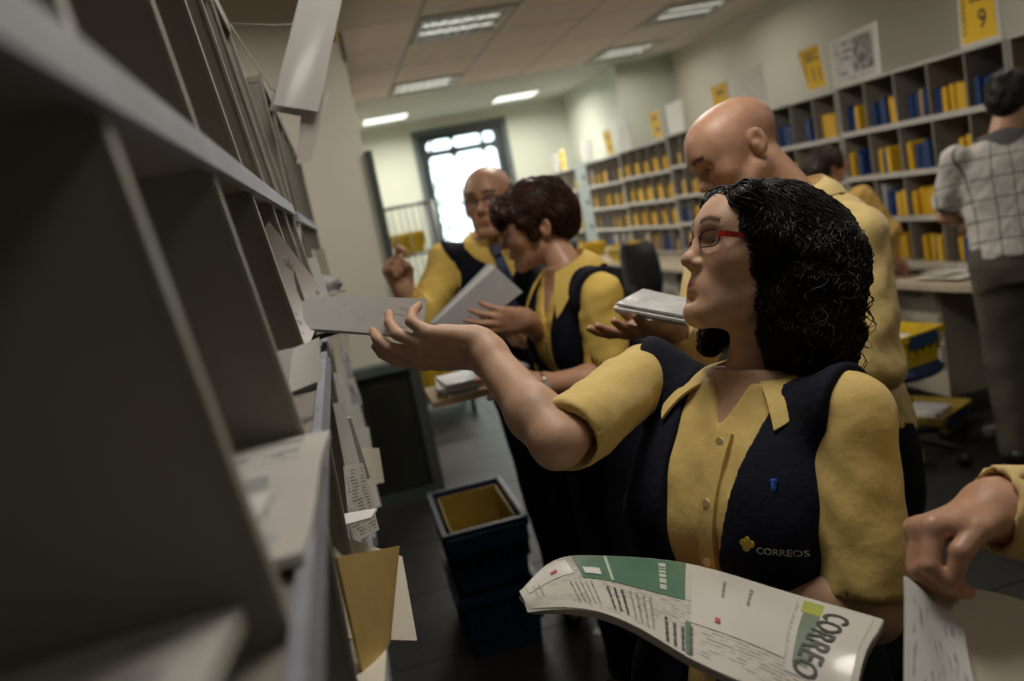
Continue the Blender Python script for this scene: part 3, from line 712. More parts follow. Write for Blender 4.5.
desk(6.53, 7.92, 2.80, 'beech desk with dark chair nearest the bald man\'s elbow', 7.25)
desk(7.96, 9.36, 2.80, 'beech desk carrying the distant yellow tray', 8.05)
desk(9.40, 10.66, 2.85, 'farthest beech desk near the grey steel panel')
desk(2.22, 3.58, 3.24, 'beech desk in front of the checked-shirt man')
rnd = random.Random(21)
k = 0
for i in range(26):
    y = 3.70 + rnd.random() * 1.2; x = 2.98 + rnd.random() * .22; a = rnd.uniform(-.5, .5); w, h = rnd.choice(((.21, .15), (.22, .11), (.30, .21)))
    c, s = math.cos(a), math.sin(a); z = .7735 + .0015 * i
    P = [(x + c * p - s * q, y + s * p + c * q, z) for p, q in ((0, 0), (h, 0), (h, w), (0, w))]
    mm = [M_white, M_print, M_cream, M_news][i % 4]
    mail('loose_letter', P, mm, '%s letter spread on the desk left of the checked-shirt man' % {0: 'plain white', 1: 'printed grey', 2: 'cream', 3: 'newsprint'}[i % 4], 'letter', 'letters on the near desk', thick=.0014, nu=3, nv=3)

# ------------------------------------------------------------------ trays and crates
def crate(loc, size, col, label, rz=0., ribs=6, plate=None, cat='crate', wall=.006):
    t = empty('mail_crate', loc, rz); tag(t, label, cat)
    sx, sy, h = size; a, b = sx / 2, sy / 2; ti = .88
    m = MB()
    def ring(s, z): return [(-a * s, -b * s, z), (a * s, -b * s, z), (a * s, b * s, z), (-a * s, b * s, z)]
    o_b, o_t = ring(ti, 0), ring(1, h); w = wall / min(a, b); i_t, i_b = ring(1 - w, h), ring(ti - w, wall)
    vs = o_b + o_t + i_t + i_b
    fs = [(3, 2, 1, 0)] + [(i, (i + 1) % 4, 4 + (i + 1) % 4, 4 + i) for i in range(4)] + [(4 + i, 4 + (i + 1) % 4, 8 + (i + 1) % 4, 8 + i) for i in range(4)] + [(8 + i, 8 + (i + 1) % 4, 12 + (i + 1) % 4, 12 + i) for i in range(4)] + [(12, 13, 14, 15)]
    m.add(vs, fs); body = m.build('body', col, t)
    r = MB()
    e = .012
    r.box((-a - e, -b - e, h - .03), (a + e, -b + .002, h + .004)).box((-a - e, b - .002, h - .03), (a + e, b + e, h + .004)).box((-a - e, -b, h - .03), (-a + .002, b, h + .004)).box((a - .002, -b, h - .03), (a + e, b, h + .004))
    r.build('rim', col, t)
    for s in (-1, 1):
        for q in range(ribs):
            x = -a * .85 + 2 * a * .85 * q / (ribs - 1)
            bx('rib', (x - .005, s * b * .985 - .007, h * .35), (x + .005, s * b * .985 + .007, h - .028), col, t)
            y = -b * .85 + 2 * b * .85 * q / (ribs - 1)
            bx('rib', (s * a * .985 - .007, y - .005, h * .35), (s * a * .985 + .007, y + .005, h - .028), col, t)
    if plate is not None:
        sd, pm = plate
        bx('label_plate', (-a * .7, sd * (b + e) - .003, h - .065), (a * .7, sd * (b + e) + .003, h - .005), pm, t)
    return t
M_cy = mat('crate_yellow', (.62, .42, .02), .4, .12, 8)
M_cb = mat('crate_blue', (.004, .015, .042), .4, .2, 8)
M_co = mat('crate_ochre', (.36, .24, .04), .45, .15, 8)
M_plate = mat('plate_navy', (.02, .05, .12), .4)
crate((.295, 3.14, 0), (.29, .50, .25), M_cb, 'dark blue crate on the floor, lower of the two stacked')
def top_crate():
    t = crate((.295, 3.14, .256), (.29, .50, .245), M_cb, 'open dark blue crate with ochre lining, upper of the two stacked')
    for s in (-1, 1):
        bx('lining', (s * .119 - .0015, -.20, .02), (s * .119 + .0015, .20, .235), M_co, t)
        bx('lining', (-.118, s * .205 - .0015, .02), (.118, s * .205 + .0015, .235), M_co, t)
    bx('lid_flap', (-.145, -.285, .17), (.145, -.268, .235), M_cb, t)
top_crate()
def mail_bundle(name, loc, size, n, label, rz=0., m=None, group=None):
    t = empty(name, loc, rz); tag(t, label, 'mail bundle', group)
    rnd = random.Random(int(loc[0] * 1000)); th = size[0] / n
    for i in range(n):
        bx('letter', (-size[0] / 2 + i * th, -size[1] / 2 + rnd.uniform(0, .01), 0), (-size[0] / 2 + i * th + th * .8, size[1] / 2 - rnd.uniform(0, .02), size[2] * rnd.uniform(.85, 1)), m or rnd.choice([M_white, M_white, M_cream, M_grey]), t)
    return t
crate((2.47, 3.62, .502), (.27, .36, .16), M_cy, 'bright yellow crate of letters on the round blue seat', .25, plate=(-1, M_plate))
mail_bundle('mail_bundle', (2.47, 3.63, .510), (.18, .22, .125), 12, 'white letters standing in the bright yellow crate', .25)
crate((2.84, 3.92, 0), (.34, .30, .12), M_co, 'low ochre crate on the floor under the desk', .5, plate=(-1, M_plate))
mail_bundle('mail_bundle', (2.84, 3.92, .008), (.24, .2, .12), 10, 'white letters filling the low ochre floor crate', .5)
crate((2.97, 8.65, .773), (.30, .45, .17), M_cy, 'yellow tray standing on the distant beech desk')
crate((3.02, 10.2, .773), (.28, .40, .16), M_cy, 'farthest yellow tray, on the desk by the grey steel panel')
o = sheet('paper_scrap', [(.60, 2.86, .003), (.66, 2.80, .003), (.675, 2.83, .004), (.62, 2.89, .004)], M_cream, .001, nu=3, nv=3); tag(o, 'small pale paper scrap lying on the dark floor', 'paper scrap')

# ------------------------------------------------------------------ chairs
M_chb = mat('chair_black', (.012, .012, .013), .5, .1)
M_chf = mat('chair_navy_fabric', (.012, .025, .075), .8, .15, 60, .2, 300)
def chair(loc, rz, label, back=True):
    t = empty('office_chair', loc, rz); tag(t, label, 'chair', 'office chairs')
    m = MB(); m.lathe([(0, .44), (.19, .44), (.225, .455), (.23, .475), (.215, .495), (.12, .502), (0, .502)], 20); m.build('seat', M_chf, t, True)
    m = MB(); m.tube([(0, 0, .08), (0, 0, .44)], .028, 10); m.build('post', M_chb, t, True)
    for k in range(5):
        a = 2 * math.pi * k / 5 + .3; c, s = math.cos(a), math.sin(a)
        m = MB(); m.tube([(0, 0, .13), (.16 * c, .16 * s, .11), (.28 * c, .28 * s, .075)], [.025, .02, .016], 8); l = m.build('base_arm', M_chb, t, True)
        m = MB(); p = Vector((.285 * c, .285 * s, .03)); q = Vector((-s, c, 0)) * .022; m.tube([p - q, p + q], .03, 12); m.build('castor', M_chb, l, True)
    if back:
        m = MB(); m.tube([(0, .16, .45), (0, .27, .50), (0, .28, .80)], .02, 8); m.build('back_bar', M_chb, t, True)
        me = sheet('backrest', None, M_chf, .045, t, 10, 8, f=lambda u, v: (.42 * (u - .5) * (1 - .35 * (2 * v - 1) ** 4), .255 - .10 * (2 * u - 1) ** 2 + .03 * v, .70 + .42 * v))
        sheet('back_shell', None, M_chb, .01, t, 10, 8, f=lambda u, v: (.43 * (u - .5) * (1 - .35 * (2 * v - 1) ** 4), .285 - .10 * (2 * u - 1) ** 2 + .03 * v, .695 + .43 * v))
    return t
chair((2.46, 3.62, 0), 0, 'round navy seat on a black star base holding the yellow crate', back=False)
chair((2.42, 6.35, 0), 1.9, 'dark office chair nearest the bald man\'s elbow')
chair((2.38, 7.8, 0), 1.3, 'dark office chair with blue seat, middle of the distant three')
chair((2.46, 8.95, 0), 1.5, 'farthest dark office chair, beside the brown-haired woman\'s collar')

# ------------------------------------------------------------------ wire roll cage behind the partition, and the tall letter stand
def roll_cage():
    t = empty('roll_cage', (.585, 7.1, 0)); tag(t, 'grey wire roll cage standing behind the partition wall', 'roll cage')
    M_w = mat('cage_wire', (.22, .23, .23), .35, .05, metal=.6)
    for x in (-.22, .22):
        for y in (-.3, .3):
            m = MB(); m.tube([(x, y, .12), (x, y, 1.74)], .014, 8); m.build('post', M_w, t, True)
            m = MB(); m.tube([(x - .015, y, .06), (x + .015, y, .06)], .06, 12); m.build('castor', M_chb, t, True)
    for y in (-.3, .3):
        for z in (.2, .75, 1.35, 1.74):
            m = MB(); m.tube([(-.22, y, z), (.22, y, z)], .009, 6); m.build('rail', M_w, t, True)
        for k in range(1, 4):
            m = MB(); m.tube([(-.22 + .11 * k, y, .2), (-.22 + .11 * k, y, 1.74)], .005, 6); m.build('wire', M_w, t, True)
    for x in (-.22, .22):
        for z in (.2, .75, 1.35, 1.74):
            m = MB(); m.tube([(x, -.3, z), (x, .3, z)], .009, 6); m.build('rail', M_w, t, True)
    bx('deck', (-.22, -.3, .14), (.22, .3, .17), M_w, t)
    bx('shelf', (-.21, -.29, 1.335), (.21, .29, 1.349), M_w, t)
roll_cage()
crate((.58, 7.1, 1.35), (.24, .35, .17), M_cy, 'yellow tray on the wire roll cage shelf')
crate((.56, 7.1, .172), (.3, .5, .3), M_cy, 'yellow crate on the deck of the wire roll cage')
def letter_board():
    t = empty('letter_board', (.33, 2.56, 1.06)); tag(t, 'wooden board with a pile of white letters below the held-up papers', 'board')
    M_wd = mat('stand_wood', (.40, .26, .13), .5, .12, 5, stretch=(8, 1, 1))
    bx('board', (-.16, -.12, 0), (.17, .13, .018), M_wd, t, .003)
    bx('clip', (.10, -.05, .018), (.16, .05, .024), M_refl, t)
letter_board()
for i in range(7):
    r = random.Random(i); z = 1.0805 + .0055 * i; w = .13; a = r.uniform(-.12, .12); x, y = .34 + r.uniform(-.01, .01), 2.55
    P = [(x + math.cos(a) * p - math.sin(a) * q, y + math.sin(a) * p + math.cos(a) * q, z) for p, q in ((-w, -.09), (w, -.09), (w, .09), (-w, .09))]
    mail('stacked_letter', P, [M_white, M_white, M_grey, M_white][i % 4], 'white letter in the stack on the wooden board' if i % 4 != 2 else 'grey wrapped letter in the stack on the wooden board', 'letter', 'letters stacked on the wooden board', thick=.0045, nu=3, nv=3)
def bag_row():
    for i in range(4):
        t = sheet('yellow_pouch', None, M_co, .02, None, 6, 6, f=lambda u, v: (.322 + .006 * math.sin(6 * v + i) + .004 * (u - .5), 5.15 + .12 * i + .10 * u, .22 + .13 * i + .12 * v))
        tag(t, 'crumpled yellow pouch hanging at the partition corner, %s up' % NTH[i], 'pouch', 'yellow pouches by the partition')
bag_row()
# ------------------------------------------------------------------ people
def nv(a): return np.array(a, float)
def unit(a): a = nv(a); return a / np.linalg.norm(a)
def rotm(yaw, pitch, roll):
    """local frame: face towards -y, own left +x, up +z; yaw about z, pitch>0 lifts the nose, roll>0 tips to own left"""
    y, p, r = R_(yaw), R_(pitch), R_(roll)
    Rz = np.array([[math.cos(y), -math.sin(y), 0], [math.sin(y), math.cos(y), 0], [0, 0, 1]])
    c, s = math.cos(-p), math.sin(-p); Rx = np.array([[1, 0, 0], [0, c, -s], [0, s, c]])
    c, s = math.cos(r), math.sin(r); Ry = np.array([[c, 0, s], [0, 1, 0], [-s, 0, c]])
    return Rz @ Rx @ Ry

def head_geo(hc, R, s, neck, h=.0035, male=False, lid=1., jaw=1., neck_r=.052, cran=1.):
    """skin surface of head, face, ears and neck; returns world V, Q, tint"""
    nb = R.T @ (nv(neck) - nv(hc)) / s
    lo = np.minimum([-.095, -.135, -.13], nb - .05); hi = np.maximum([.095, .125, .135], nb + .05); lo[2] = min(lo[2], nb[2] - .03)
    F = Field(lo, hi, h)
    F.ell((0, .010, .043 * cran), (.073, .099, .082 * cran), 0)
    F.ell((0, -.036, -.005), (.064, .060, .088), .03)
    F.ell((0, -.045, -.062), (.049 * jaw, .048, .045), .03)
    for q in (-1, 1):
        F.cap((q * .052 * jaw, .000, -.050), (q * .020 * jaw, -.078, -.094), .016, .014, .03)
        F.ell((q * .041, -.064, -.016), (.024, .022, .021), .025)
    F.ell((0, -.082, -.095), (.020 * jaw, .016, .016), .02)
    F.cap((-.034, -.086, .030), (.034, -.086, .030), .010, .010, .02)
    F.ell((0, -.046, .050 * cran), (.056, .045, .050 * cran), .05)
    # nose
    F.cap((0, -.090, .022), (0, -.108, -.016), .0065, .0095, .014)
    F.ell((0, -.1105, -.0215), (.0118, .0115, .0105), .008)
    for q in (-1, 1): F.ell((q * .0125, -.0995, -.026), (.0075, .0095, .0075), .006); F.ell((q * .006, -.108, -.032), (.0035, .005, .003), .003, 's')
    # eyes: socket, lids, opening
    for q in (-1, 1):
        F.ell((q * .032, -.106, .010), (.018, .019, .012), .014, 's')
        F.ell((q * .0315, -.0785, .0115), (.0155, .0148, .0145), .004)
        F.ell((q * .0315, -.0945, .0110 - .003 * (1 - lid)), (.0128, .010, .0052 * lid + .0006), .0015, 's')
    # mouth
    F.ell((0, -.083, -.058), (.030, .016, .022), .016)
    for q in (-1, 1):
        F.cap((0, -.0975, -.0545), (q * .023, -.0865, -.058), .0052, .003, .004)
        F.cap((0, -.0960, -.0645), (q * .021, -.0855, -.0595), .0065, .003, .004)
        F.cap((0, -.1035, -.0592), (q * .024, -.0910, -.0588), .0012, .0008, .002, 's')
    F.ell((0, -.100, -.0765), (.018, .007, .006), .01, 's')
    # ears
    for q in (-1, 1):
        M = np.array(rotm(q * -22, 12, 0))
        F.ell((q * .0785, .016, .000), (.0075, .0185, .031), .006, M=M)
        F.ell((q * .0875, .014, .003), (.0065, .0105, .018), .004, 's', M=M)
        F.ell((q * .079, .008, -.003), (.006, .006, .009), .004)
    # neck
    F.cap((0, .022, -.045), nb, neck_r * .95, neck_r * 1.12, .025, m=.05)
    if male: F.ell((0, -.030, -.118), (.010, .012, .014), .02)
    V, Q = F.mesh(); V = relax(V, Q, 1, .35)
    t = np.ones((len(V), 4)); x, y, z = V.T
    ax = np.abs(x)
    def blend(w, c):
        for i in range(3): t[:, i] *= 1 - w * (1 - c[i])
    def gs(d, w): return np.exp(-(d / w) ** 2)
    front = y < -.07
    zl = -.0585 + .02 * np.clip(ax - .01, 0, 1) * 0
    blend(front * (y < -.082) * gs((z + .0590) / 1., .0075) * gs(ax, .021), (.80, .48, .46))
    brow = gs(z - (.0345 + .004 * gs(ax - .032, .015)), .0045) * (ax > .012) * (ax < .052) * (y < -.06)
    blend(np.clip(brow * 1.25, 0, 1), (.10, .075, .06))
    blend(front * gs(ax - .043, .022) * gs(z + .015, .022) * .5, (1.0, .82, .78))
    blend(gs(np.sqrt(ax ** 2 + (y + .11) ** 2 + (z + .022) ** 2), .016) * .5, (1.0, .80, .76))
    blend(front * gs(z - .0118, .0022) * gs(ax - .0315, .014) * (y < -.085) * .6, (.35, .25, .22))
    if male:
        blend(np.clip((-.035 - z) / .03, 0, 1) * (z > -.13) * (y < .02) * (1 - gs(ax, .03) * gs(z + .058, .012)) * .30, (.62, .66, .70))
    Vw = nv(hc) + s * (V @ R.T)
    return Vw, Q, t, F

def eye_geo(hc, R, s, gaze=(0, -1, 0)):
    """two eyeballs with iris and pupil in the vertex tint"""
    parts = []; tint = []
    g = unit(gaze); u = unit(np.cross(g, (0, 0, 1))); w = np.cross(u, g)
    for q in (-1, 1):
        c = nv((q * .0315, -.0795, .0115)); n, m_ = 14, 20; V = []; T = []
        for i in range(n + 1):
            a = math.pi * i / n
            for j in range(m_):
                b = 2 * math.pi * j / m_; d = math.cos(a) * g + math.sin(a) * (math.cos(b) * u + math.sin(b) * w)
                V.append(c + .0126 * d); T.append((.03, .02, .015, 1) if a < .2 else (.12, .07, .04, 1) if a < .50 else (.75, .72, .68, 1))
        Q = np.array([(i * m_ + j, (i + 1) * m_ + j, (i + 1) * m_ + (j + 1) % m_, i * m_ + (j + 1) % m_) for i in range(n) for j in range(m_)])
        parts.append((nv(hc) + s * (np.array(V) @ R.T), Q)); tint += T
    V, Q = join_geo(parts)
    return V, Q, np.array(tint)

def hand_pts(wr, e1, pn, side, s, curl, spread=(8, 2, -3, -9), thumb=None):
    """finger chains in world space. e1 towards the fingers, pn out of the palm, side=+1 left hand / -1 right hand"""
    e1 = unit(e1); pn = nv(pn); pn = unit(pn - e1 * (pn @ e1)); e3 = np.cross(pn, e1) * side     # towards the thumb
    wr = nv(wr)
    def W_(a, b, c): return wr + s * (a * e1 + b * pn + c * e3)
    base = [(.090, .0, .029), (.094, -.002, .009), (.089, -.001, -.011), (.080, .002, -.029)]
    L = [(.042, .026, .021), (.046, .030, .022), (.042, .028, .022), (.034, .021, .019)]
    chains = []
    for i in range(4):
        p = nv(base[i]); a = 0.; pts = [W_(*p)]; c = curl[i]
        for k in range(3):
            a += R_(c[k]); sp = R_(spread[i])
            d = nv((math.cos(a) * math.cos(sp), math.sin(a), math.sin(sp) * max(.0, math.cos(a))))
            p = p + L[i][k] * d; pts.append(W_(*p))
        chains.append(pts)
    if thumb is None: thumb = [(.020, .008, .026), (.050, .022, .050), (.078, .030, .058), (.100, .034, .056)]
    th = [W_(*q) for q in thumb]
    return W_, base, chains, th
def add_hand(F, wr, e1, pn, side, s=1., curl=((20, 25, 15),) * 4, spread=(8, 2, -3, -9), thumb=None, fat=1.):
    W_, base, chains, th = hand_pts(wr, e1, pn, side, s, curl, spread, thumb)
    for i, b in enumerate(base):
        F.cap(W_(.0, 0, b[2] * .62), W_(*b), .0155 * s * fat, .0118 * s * fat, .012 * s)
    F.cap(W_(.018, .006, .018), W_(.062, .009, .033), .0165 * s * fat, .0135 * s * fat, .014 * s)    # thenar and web
    F.cap(W_(.015, .006, -.018), W_(.060, .006, -.024), .0145 * s * fat, .012 * s * fat, .014 * s)
    G = []
    for ch in chains:
        rs = [.0103 * s * fat, .0094 * s * fat, .0086 * s * fat, .0070 * s * fat]
        for k in range(3): F.cap(ch[k], ch[k + 1], rs[k], rs[k + 1], .0030 * s if k else .007 * s, m=.015)
    rs = [.0145 * s * fat, .0122 * s * fat, .0106 * s * fat, .0082 * s * fat]
    for k in range(3): F.cap(th[k], th[k + 1], rs[k], rs[k + 1], .007 * s if k == 0 else .003 * s, m=.015)
    return W_, chains, th
def nails(chains_th, m, parent, s, pnf):
    pass
def arm_skin(sh, el, wr, hand, h=.004, s=1., r=(.043, .036, .040, .027), from_t=0.):
    """skin of one arm with its hand"""
    sh, el, wr = nv(sh), nv(el), nv(wr)
    a0 = sh + (el - sh) * from_t
    W_, base, chains, th = hand_pts(wr, hand['e1'], hand['pn'], hand['side'], hand.get('s', 1.), hand.get('curl', ((20, 25, 15),) * 4), hand.get('spread', (8, 2, -3, -9)), hand.get('thumb'))
    allp = np.array([a0, el, wr] + [p for c in chains for p in c] + th)
    F = Field(allp.min(0) - .06, allp.max(0) + .06, h)
    F.cap(a0, el, r[0] * s, r[1] * s, .0)
    mid = el + (wr - el) * .28
    F.cap(el, mid, r[1] * s * .98, r[2] * s, .025); F.cap(mid, wr, r[2] * s, r[3] * s, .02)
    e1 = unit(hand['e1']); pn = nv(hand['pn']); pn = unit(pn - e1 * (pn @ e1)); e3 = np.cross(pn, e1)
    F.cap(wr - e3 * .010 * s - unit(wr - el) * .02, wr + e1 * .012 - e3 * .012, r[3] * s * .88, .019 * hand.get('s', 1.), .018)
    F.cap(wr + e3 * .010 * s - unit(wr - el) * .02, wr + e1 * .012 + e3 * .012, r[3] * s * .88, .019 * hand.get('s', 1.), .018)
    add_hand(F, wr, hand['e1'], hand['pn'], hand['side'], hand.get('s', 1.), hand.get('curl', ((20, 25, 15),) * 4), hand.get('spread', (8, 2, -3, -9)), hand.get('thumb'), hand.get('fat', 1.))
    V, Q = F.mesh(); V = relax(V, Q, 1, .4)
    t = np.ones((len(V), 4))
    for p in [c[-1] for c in chains] + [th[-1]]:
        w = np.exp(-(np.linalg.norm(V - p, axis=1) / (.016 * hand.get('s', 1.))) ** 2) * .35
        for i, c in enumerate((1., .82, .78)): t[:, i] *= 1 - w * (1 - c)
    for c in chains:
        for p in c[1:3]:
            w = np.exp(-(np.linalg.norm(V - p, axis=1) / .010) ** 2) * .22
            for i, cc in enumerate((.95, .78, .72)): t[:, i] *= 1 - w * (1 - cc)
    return V, Q, t

# torso cross-sections: t along the spine (0 hip joint, 1 base of neck), half width, half depth, forward(-)/back(+) shift
PROF_F = [(-.22, .150, .105, .0), (-.05, .170, .120, .005), (.10, .164, .116, .005), (.35, .130, .098, .0), (.60, .138, .104, -.004), (.80, .144, .096, .0), (.90, .128, .078, .010), (.965, .078, .060, .012), (1.06, .050, .050, .004)]
PROF_M = [(-.22, .150, .105, .0), (-.05, .168, .115, .005), (.10, .166, .118, .0), (.35, .160, .115, -.005), (.60, .176, .118, -.004), (.80, .195, .112, .0), (.90, .170, .086, .010), (.97, .095, .066, .012), (1.06, .055, .055, .004)]
class Torso:
    def __init__(s, hip, neck, rsh, lsh, prof, k=1., bust=0.):
        s.O = nv(hip); s.N = nv(neck); s.H = np.linalg.norm(s.N - s.O); s.ez = (s.N - s.O) / s.H
        x = nv(lsh) - nv(rsh); x = x - s.ez * (x @ s.ez); s.ex = unit(x); s.ey = np.cross(s.ez, s.ex)
        p = np.array(prof); s.t, s.w, s.d, s.y = p[:, 0], p[:, 1] * k, p[:, 2] * k, p[:, 3] * k; s.bust = bust; s.k = k
        s.rsh, s.lsh = nv(rsh), nv(lsh)
        tt = np.linspace(-.22, 1.06, 129); from_ = lambda a: np.convolve(np.pad(np.interp(tt, s.t, a), 6, mode='edge'), np.ones(13) / 13, 'valid')
        s.tt, s.W, s.D, s.Yo = tt, from_(s.w), from_(s.d), from_(s.y)
    def loc(s, X, Y, Z):
        x, y, z = X - s.O[0], Y - s.O[1], Z - s.O[2]
        return (x * s.ex[0] + y * s.ex[1] + z * s.ex[2], x * s.ey[0] + y * s.ey[1] + z * s.ey[2], x * s.ez[0] + y * s.ez[1] + z * s.ez[2])
    def world(s, x, y, z): return s.O + x * s.ex + y * s.ey + z * s.ez
    def dist(s, x, y, z, off=0., t0=-.2, t1=1.03):
        t = z / s.H; w = np.interp(t, s.tt, s.W) + off; d = np.interp(t, s.tt, s.D) + off; yo = np.interp(t, s.tt, s.Yo)
        q = (np.abs(x / w) ** 2.4 + np.abs((y - yo) / d) ** 2.4) ** (1 / 2.4)
        dd = (q - 1) * np.minimum(w, d)
        if s.bust:
            for sg in (-1, 1):
                r = (s.bust + off); e = np.sqrt(((x - sg * .072 * s.k) / 1.05) ** 2 + (y + .060 * s.k) ** 2 + ((z - .60 * s.H) / 1.1) ** 2) - r
                kk = .05; h = np.clip(.5 + .5 * (dd - e) / kk, 0, 1); dd = dd * (1 - h) + e * h - kk * h * (1 - h)
        return np.maximum(dd, np.maximum((t0 - t) * s.H, (t - t1) * s.H))

def smin(a, b, k):
    h = np.clip(.5 + .5 * (a - b) / k, 0, 1); return a * (1 - h) + b * h - k * h * (1 - h)
def smax(a, b, k): return -smin(-a, -b, k)
def capd(X, Y, Z, a, b, ra, rb):
    a, b = nv(a), nv(b); ab = b - a; t = np.clip(((X - a[0]) * ab[0] + (Y - a[1]) * ab[1] + (Z - a[2]) * ab[2]) / (ab @ ab), 0, 1)
    return np.sqrt((X - a[0] - t * ab[0]) ** 2 + (Y - a[1] - t * ab[1]) ** 2 + (Z - a[2] - t * ab[2]) ** 2) - (ra + (rb - ra) * t)

def make_shirt(T, arms, col, root, h=.007, long=False, vcut=None, name='shirt', seed=1, off=.010, t0=.0, fat=1., wr=.0022, hem=.86):
    """arms: list of (shoulder, elbow, wrist); vcut: (t_low, halfwidth_at_top) open neck"""
    pts = [T.world(x, y, z) for x in (-.24, .24) for y in (-.18, .2) for z in (t0 * T.H - .02, T.H * 1.05)] + [p for a in arms for p in (a if long else a[:2])]
    pts = np.array(pts); F = Field(pts.min(0) - .08, pts.max(0) + .08, h); X, Y, Z = F.grid()
    x, y, z = T.loc(X, Y, Z); d = T.dist(x, y, z, off, t0, .985)
    for sh, el, wri in arms:
        sh, el, wri = nv(sh), nv(el), nv(wri); ax = unit(el - sh)
        if long:
            s1 = capd(X, Y, Z, sh, el, .066 * fat, .058 * fat); s2 = capd(X, Y, Z, el, wri, .057 * fat, .040 * fat)
            arm = smin(s1, s2, .02); a2 = unit(wri - el); endp = wri - a2 * .012
            cut = (X - endp[0]) * a2[0] + (Y - endp[1]) * a2[1] + (Z - endp[2]) * a2[2]
            near = np.sqrt((X - wri[0]) ** 2 + (Y - wri[1]) ** 2 + (Z - wri[2]) ** 2) < .10
            arm = np.where(near, np.maximum(arm, cut), arm)
            hol = capd(X, Y, Z, el + (wri - el) * .88, wri + a2 * .05, .034 * fat, .034 * fat); arm = np.maximum(arm, -hol)
        else:
            e2 = sh + (el - sh) * hem
            arm = capd(X, Y, Z, sh, e2 + ax * .06, .067 * fat, .068 * fat)
            cut = (X - e2[0]) * ax[0] + (Y - e2[1]) * ax[1] + (Z - e2[2]) * ax[2]
            arm = np.maximum(arm, cut)
            hol = capd(X, Y, Z, e2 - ax * .012, e2 + ax * .08, .054 * fat, .058 * fat); arm = np.maximum(arm, -hol)
            # a turned hem
        d = smin(d, arm, .022)
        if not long: d = np.maximum(d, -np.maximum(hol, -(cut + .05)))
    # folds: broad waves plus finer creases
    d = d + waves(X, Y, Z, seed, wr, 55) + waves(X, Y, Z, seed + 3, wr * .45, 130)
    if vcut:
        tl, hw = vcut; zz = z / T.H; half = np.clip((zz - tl) / (1.0 - tl), 0, 1.2) * hw
        cutr = np.maximum(np.abs(x) - half, np.maximum(y - .0, (tl - zz) * T.H)); d = smax(d, -cutr, .004)
    F.d = d
    V, Q = F.mesh(); V = relax(V, Q, 1, .35)
    return np_mesh(name, V, Q, col, root)

def make_vest(T, arms, col, root, h=.007, off=.021, t0=-.12, vee=(.18, .010, .085), arm_r=.076, seed=4, neck_r=.075, cutoff=.0):
    """vee: (t of the lower end of the opening, half width low, half width at the shoulder)"""
    pts = np.array([T.world(x, y, z) for x in (-.25, .25) for y in (-.2, .22) for z in (t0 * T.H - .02, T.H * 1.05)])
    F = Field(pts.min(0) - .03, pts.max(0) + .03, h); X, Y, Z = F.grid(); x, y, z = T.loc(X, Y, Z)
    d = T.dist(x, y, z, off, t0, .985) + waves(X, Y, Z, seed, .0022, 45)
    zz = z / T.H; tl, a, b = vee; half = a + np.clip((zz - tl) / (.95 - tl), 0, 1.15) ** 1.15 * (b - a)
    for sg, (sh, el, wri) in zip((-1, 1), arms):
        sh = nv(sh); out = T.ex * sg; ax = unit(nv(el) - sh); n = unit(out + .45 * (ax - T.ez * (ax @ T.ez)))
        d = smin(d, capd(X, Y, Z, T.world(sg * .085 * T.k, .008, .885 * T.H), sh, .050 * T.k, arm_r), .03)
        dot = (X - sh[0]) * n[0] + (Y - sh[1]) * n[1] + (Z - sh[2]) * n[2] - cutoff
        d = smax(d, -np.maximum(-dot, capd(X, Y, Z, sh - ax * .06, sh + ax * .3, .14, .14)), .006)
    d = smax(d, -np.maximum(np.abs(x) - half, y - .02), .004)
    d = smax(d, -(np.sqrt(x ** 2 + (y + .01) ** 2) - neck_r * T.k + (T.H - z) * .35), .006)
    F.d = d
    V, Q = F.mesh(); V = relax(V, Q, 1, .35)
    return np_mesh('waistcoat', V, Q, col, root)

def make_trousers(T, feet, col, shoe, root, h=.012, belt=None, k=1.):
    hipR, hipL = T.world(-.085 * T.k, 0, -.01), T.world(.085 * T.k, 0, -.01)
    pts = np.array([T.world(x, y, .15) for x in (-.2, .2) for y in (-.15, .15)] + [nv(f) for f in feet])
    F = Field(pts.min(0) - .12, pts.max(0) + .10, h); X, Y, Z = F.grid(); x, y, z = T.loc(X, Y, Z)
    d = T.dist(x, y, z, .008, -.2, .12)
    for hp, f in zip((hipR, hipL), feet):
        f = nv(f); kn = (hp + f) / 2 - T.ey * .03 + np.array([0, 0, .02]); an = f + np.array([0, 0, .06])
        d = smin(d, smin(capd(X, Y, Z, hp, kn, .098 * T.k * k, .075 * k), capd(X, Y, Z, kn, an, .075 * k, .062 * k), .03), .04)
    d = np.maximum(d, .035 - Z) + waves(X, Y, Z, 8, .003, 35)
    F.d = d; V, Q = F.mesh(); V = relax(V, Q, 1, .4); o = np_mesh('trousers', V, Q, col, root)
    fw = -T.ey.copy(); fw[2] = 0; fw = unit(fw)
    for f in feet:
        f = nv(f); G = Field(f - [.2, .2, .02], f + [.2, .2, .14], .008)
        G.cap((f[0] - fw[0] * .05, f[1] - fw[1] * .05, .045), (f[0] + fw[0] * .06, f[1] + fw[1] * .06, .042), .044, .042, 0); G.cap((f[0] + fw[0] * .06, f[1] + fw[1] * .06, .04), (f[0] + fw[0] * .15, f[1] + fw[1] * .15, .034), .042, .033, .02)
        X, Y, Z = G.grid(); G.d = np.maximum(G.d, .001 - Z); V, Q = G.mesh(); np_mesh('shoe', V, Q, shoe, root)
    return o

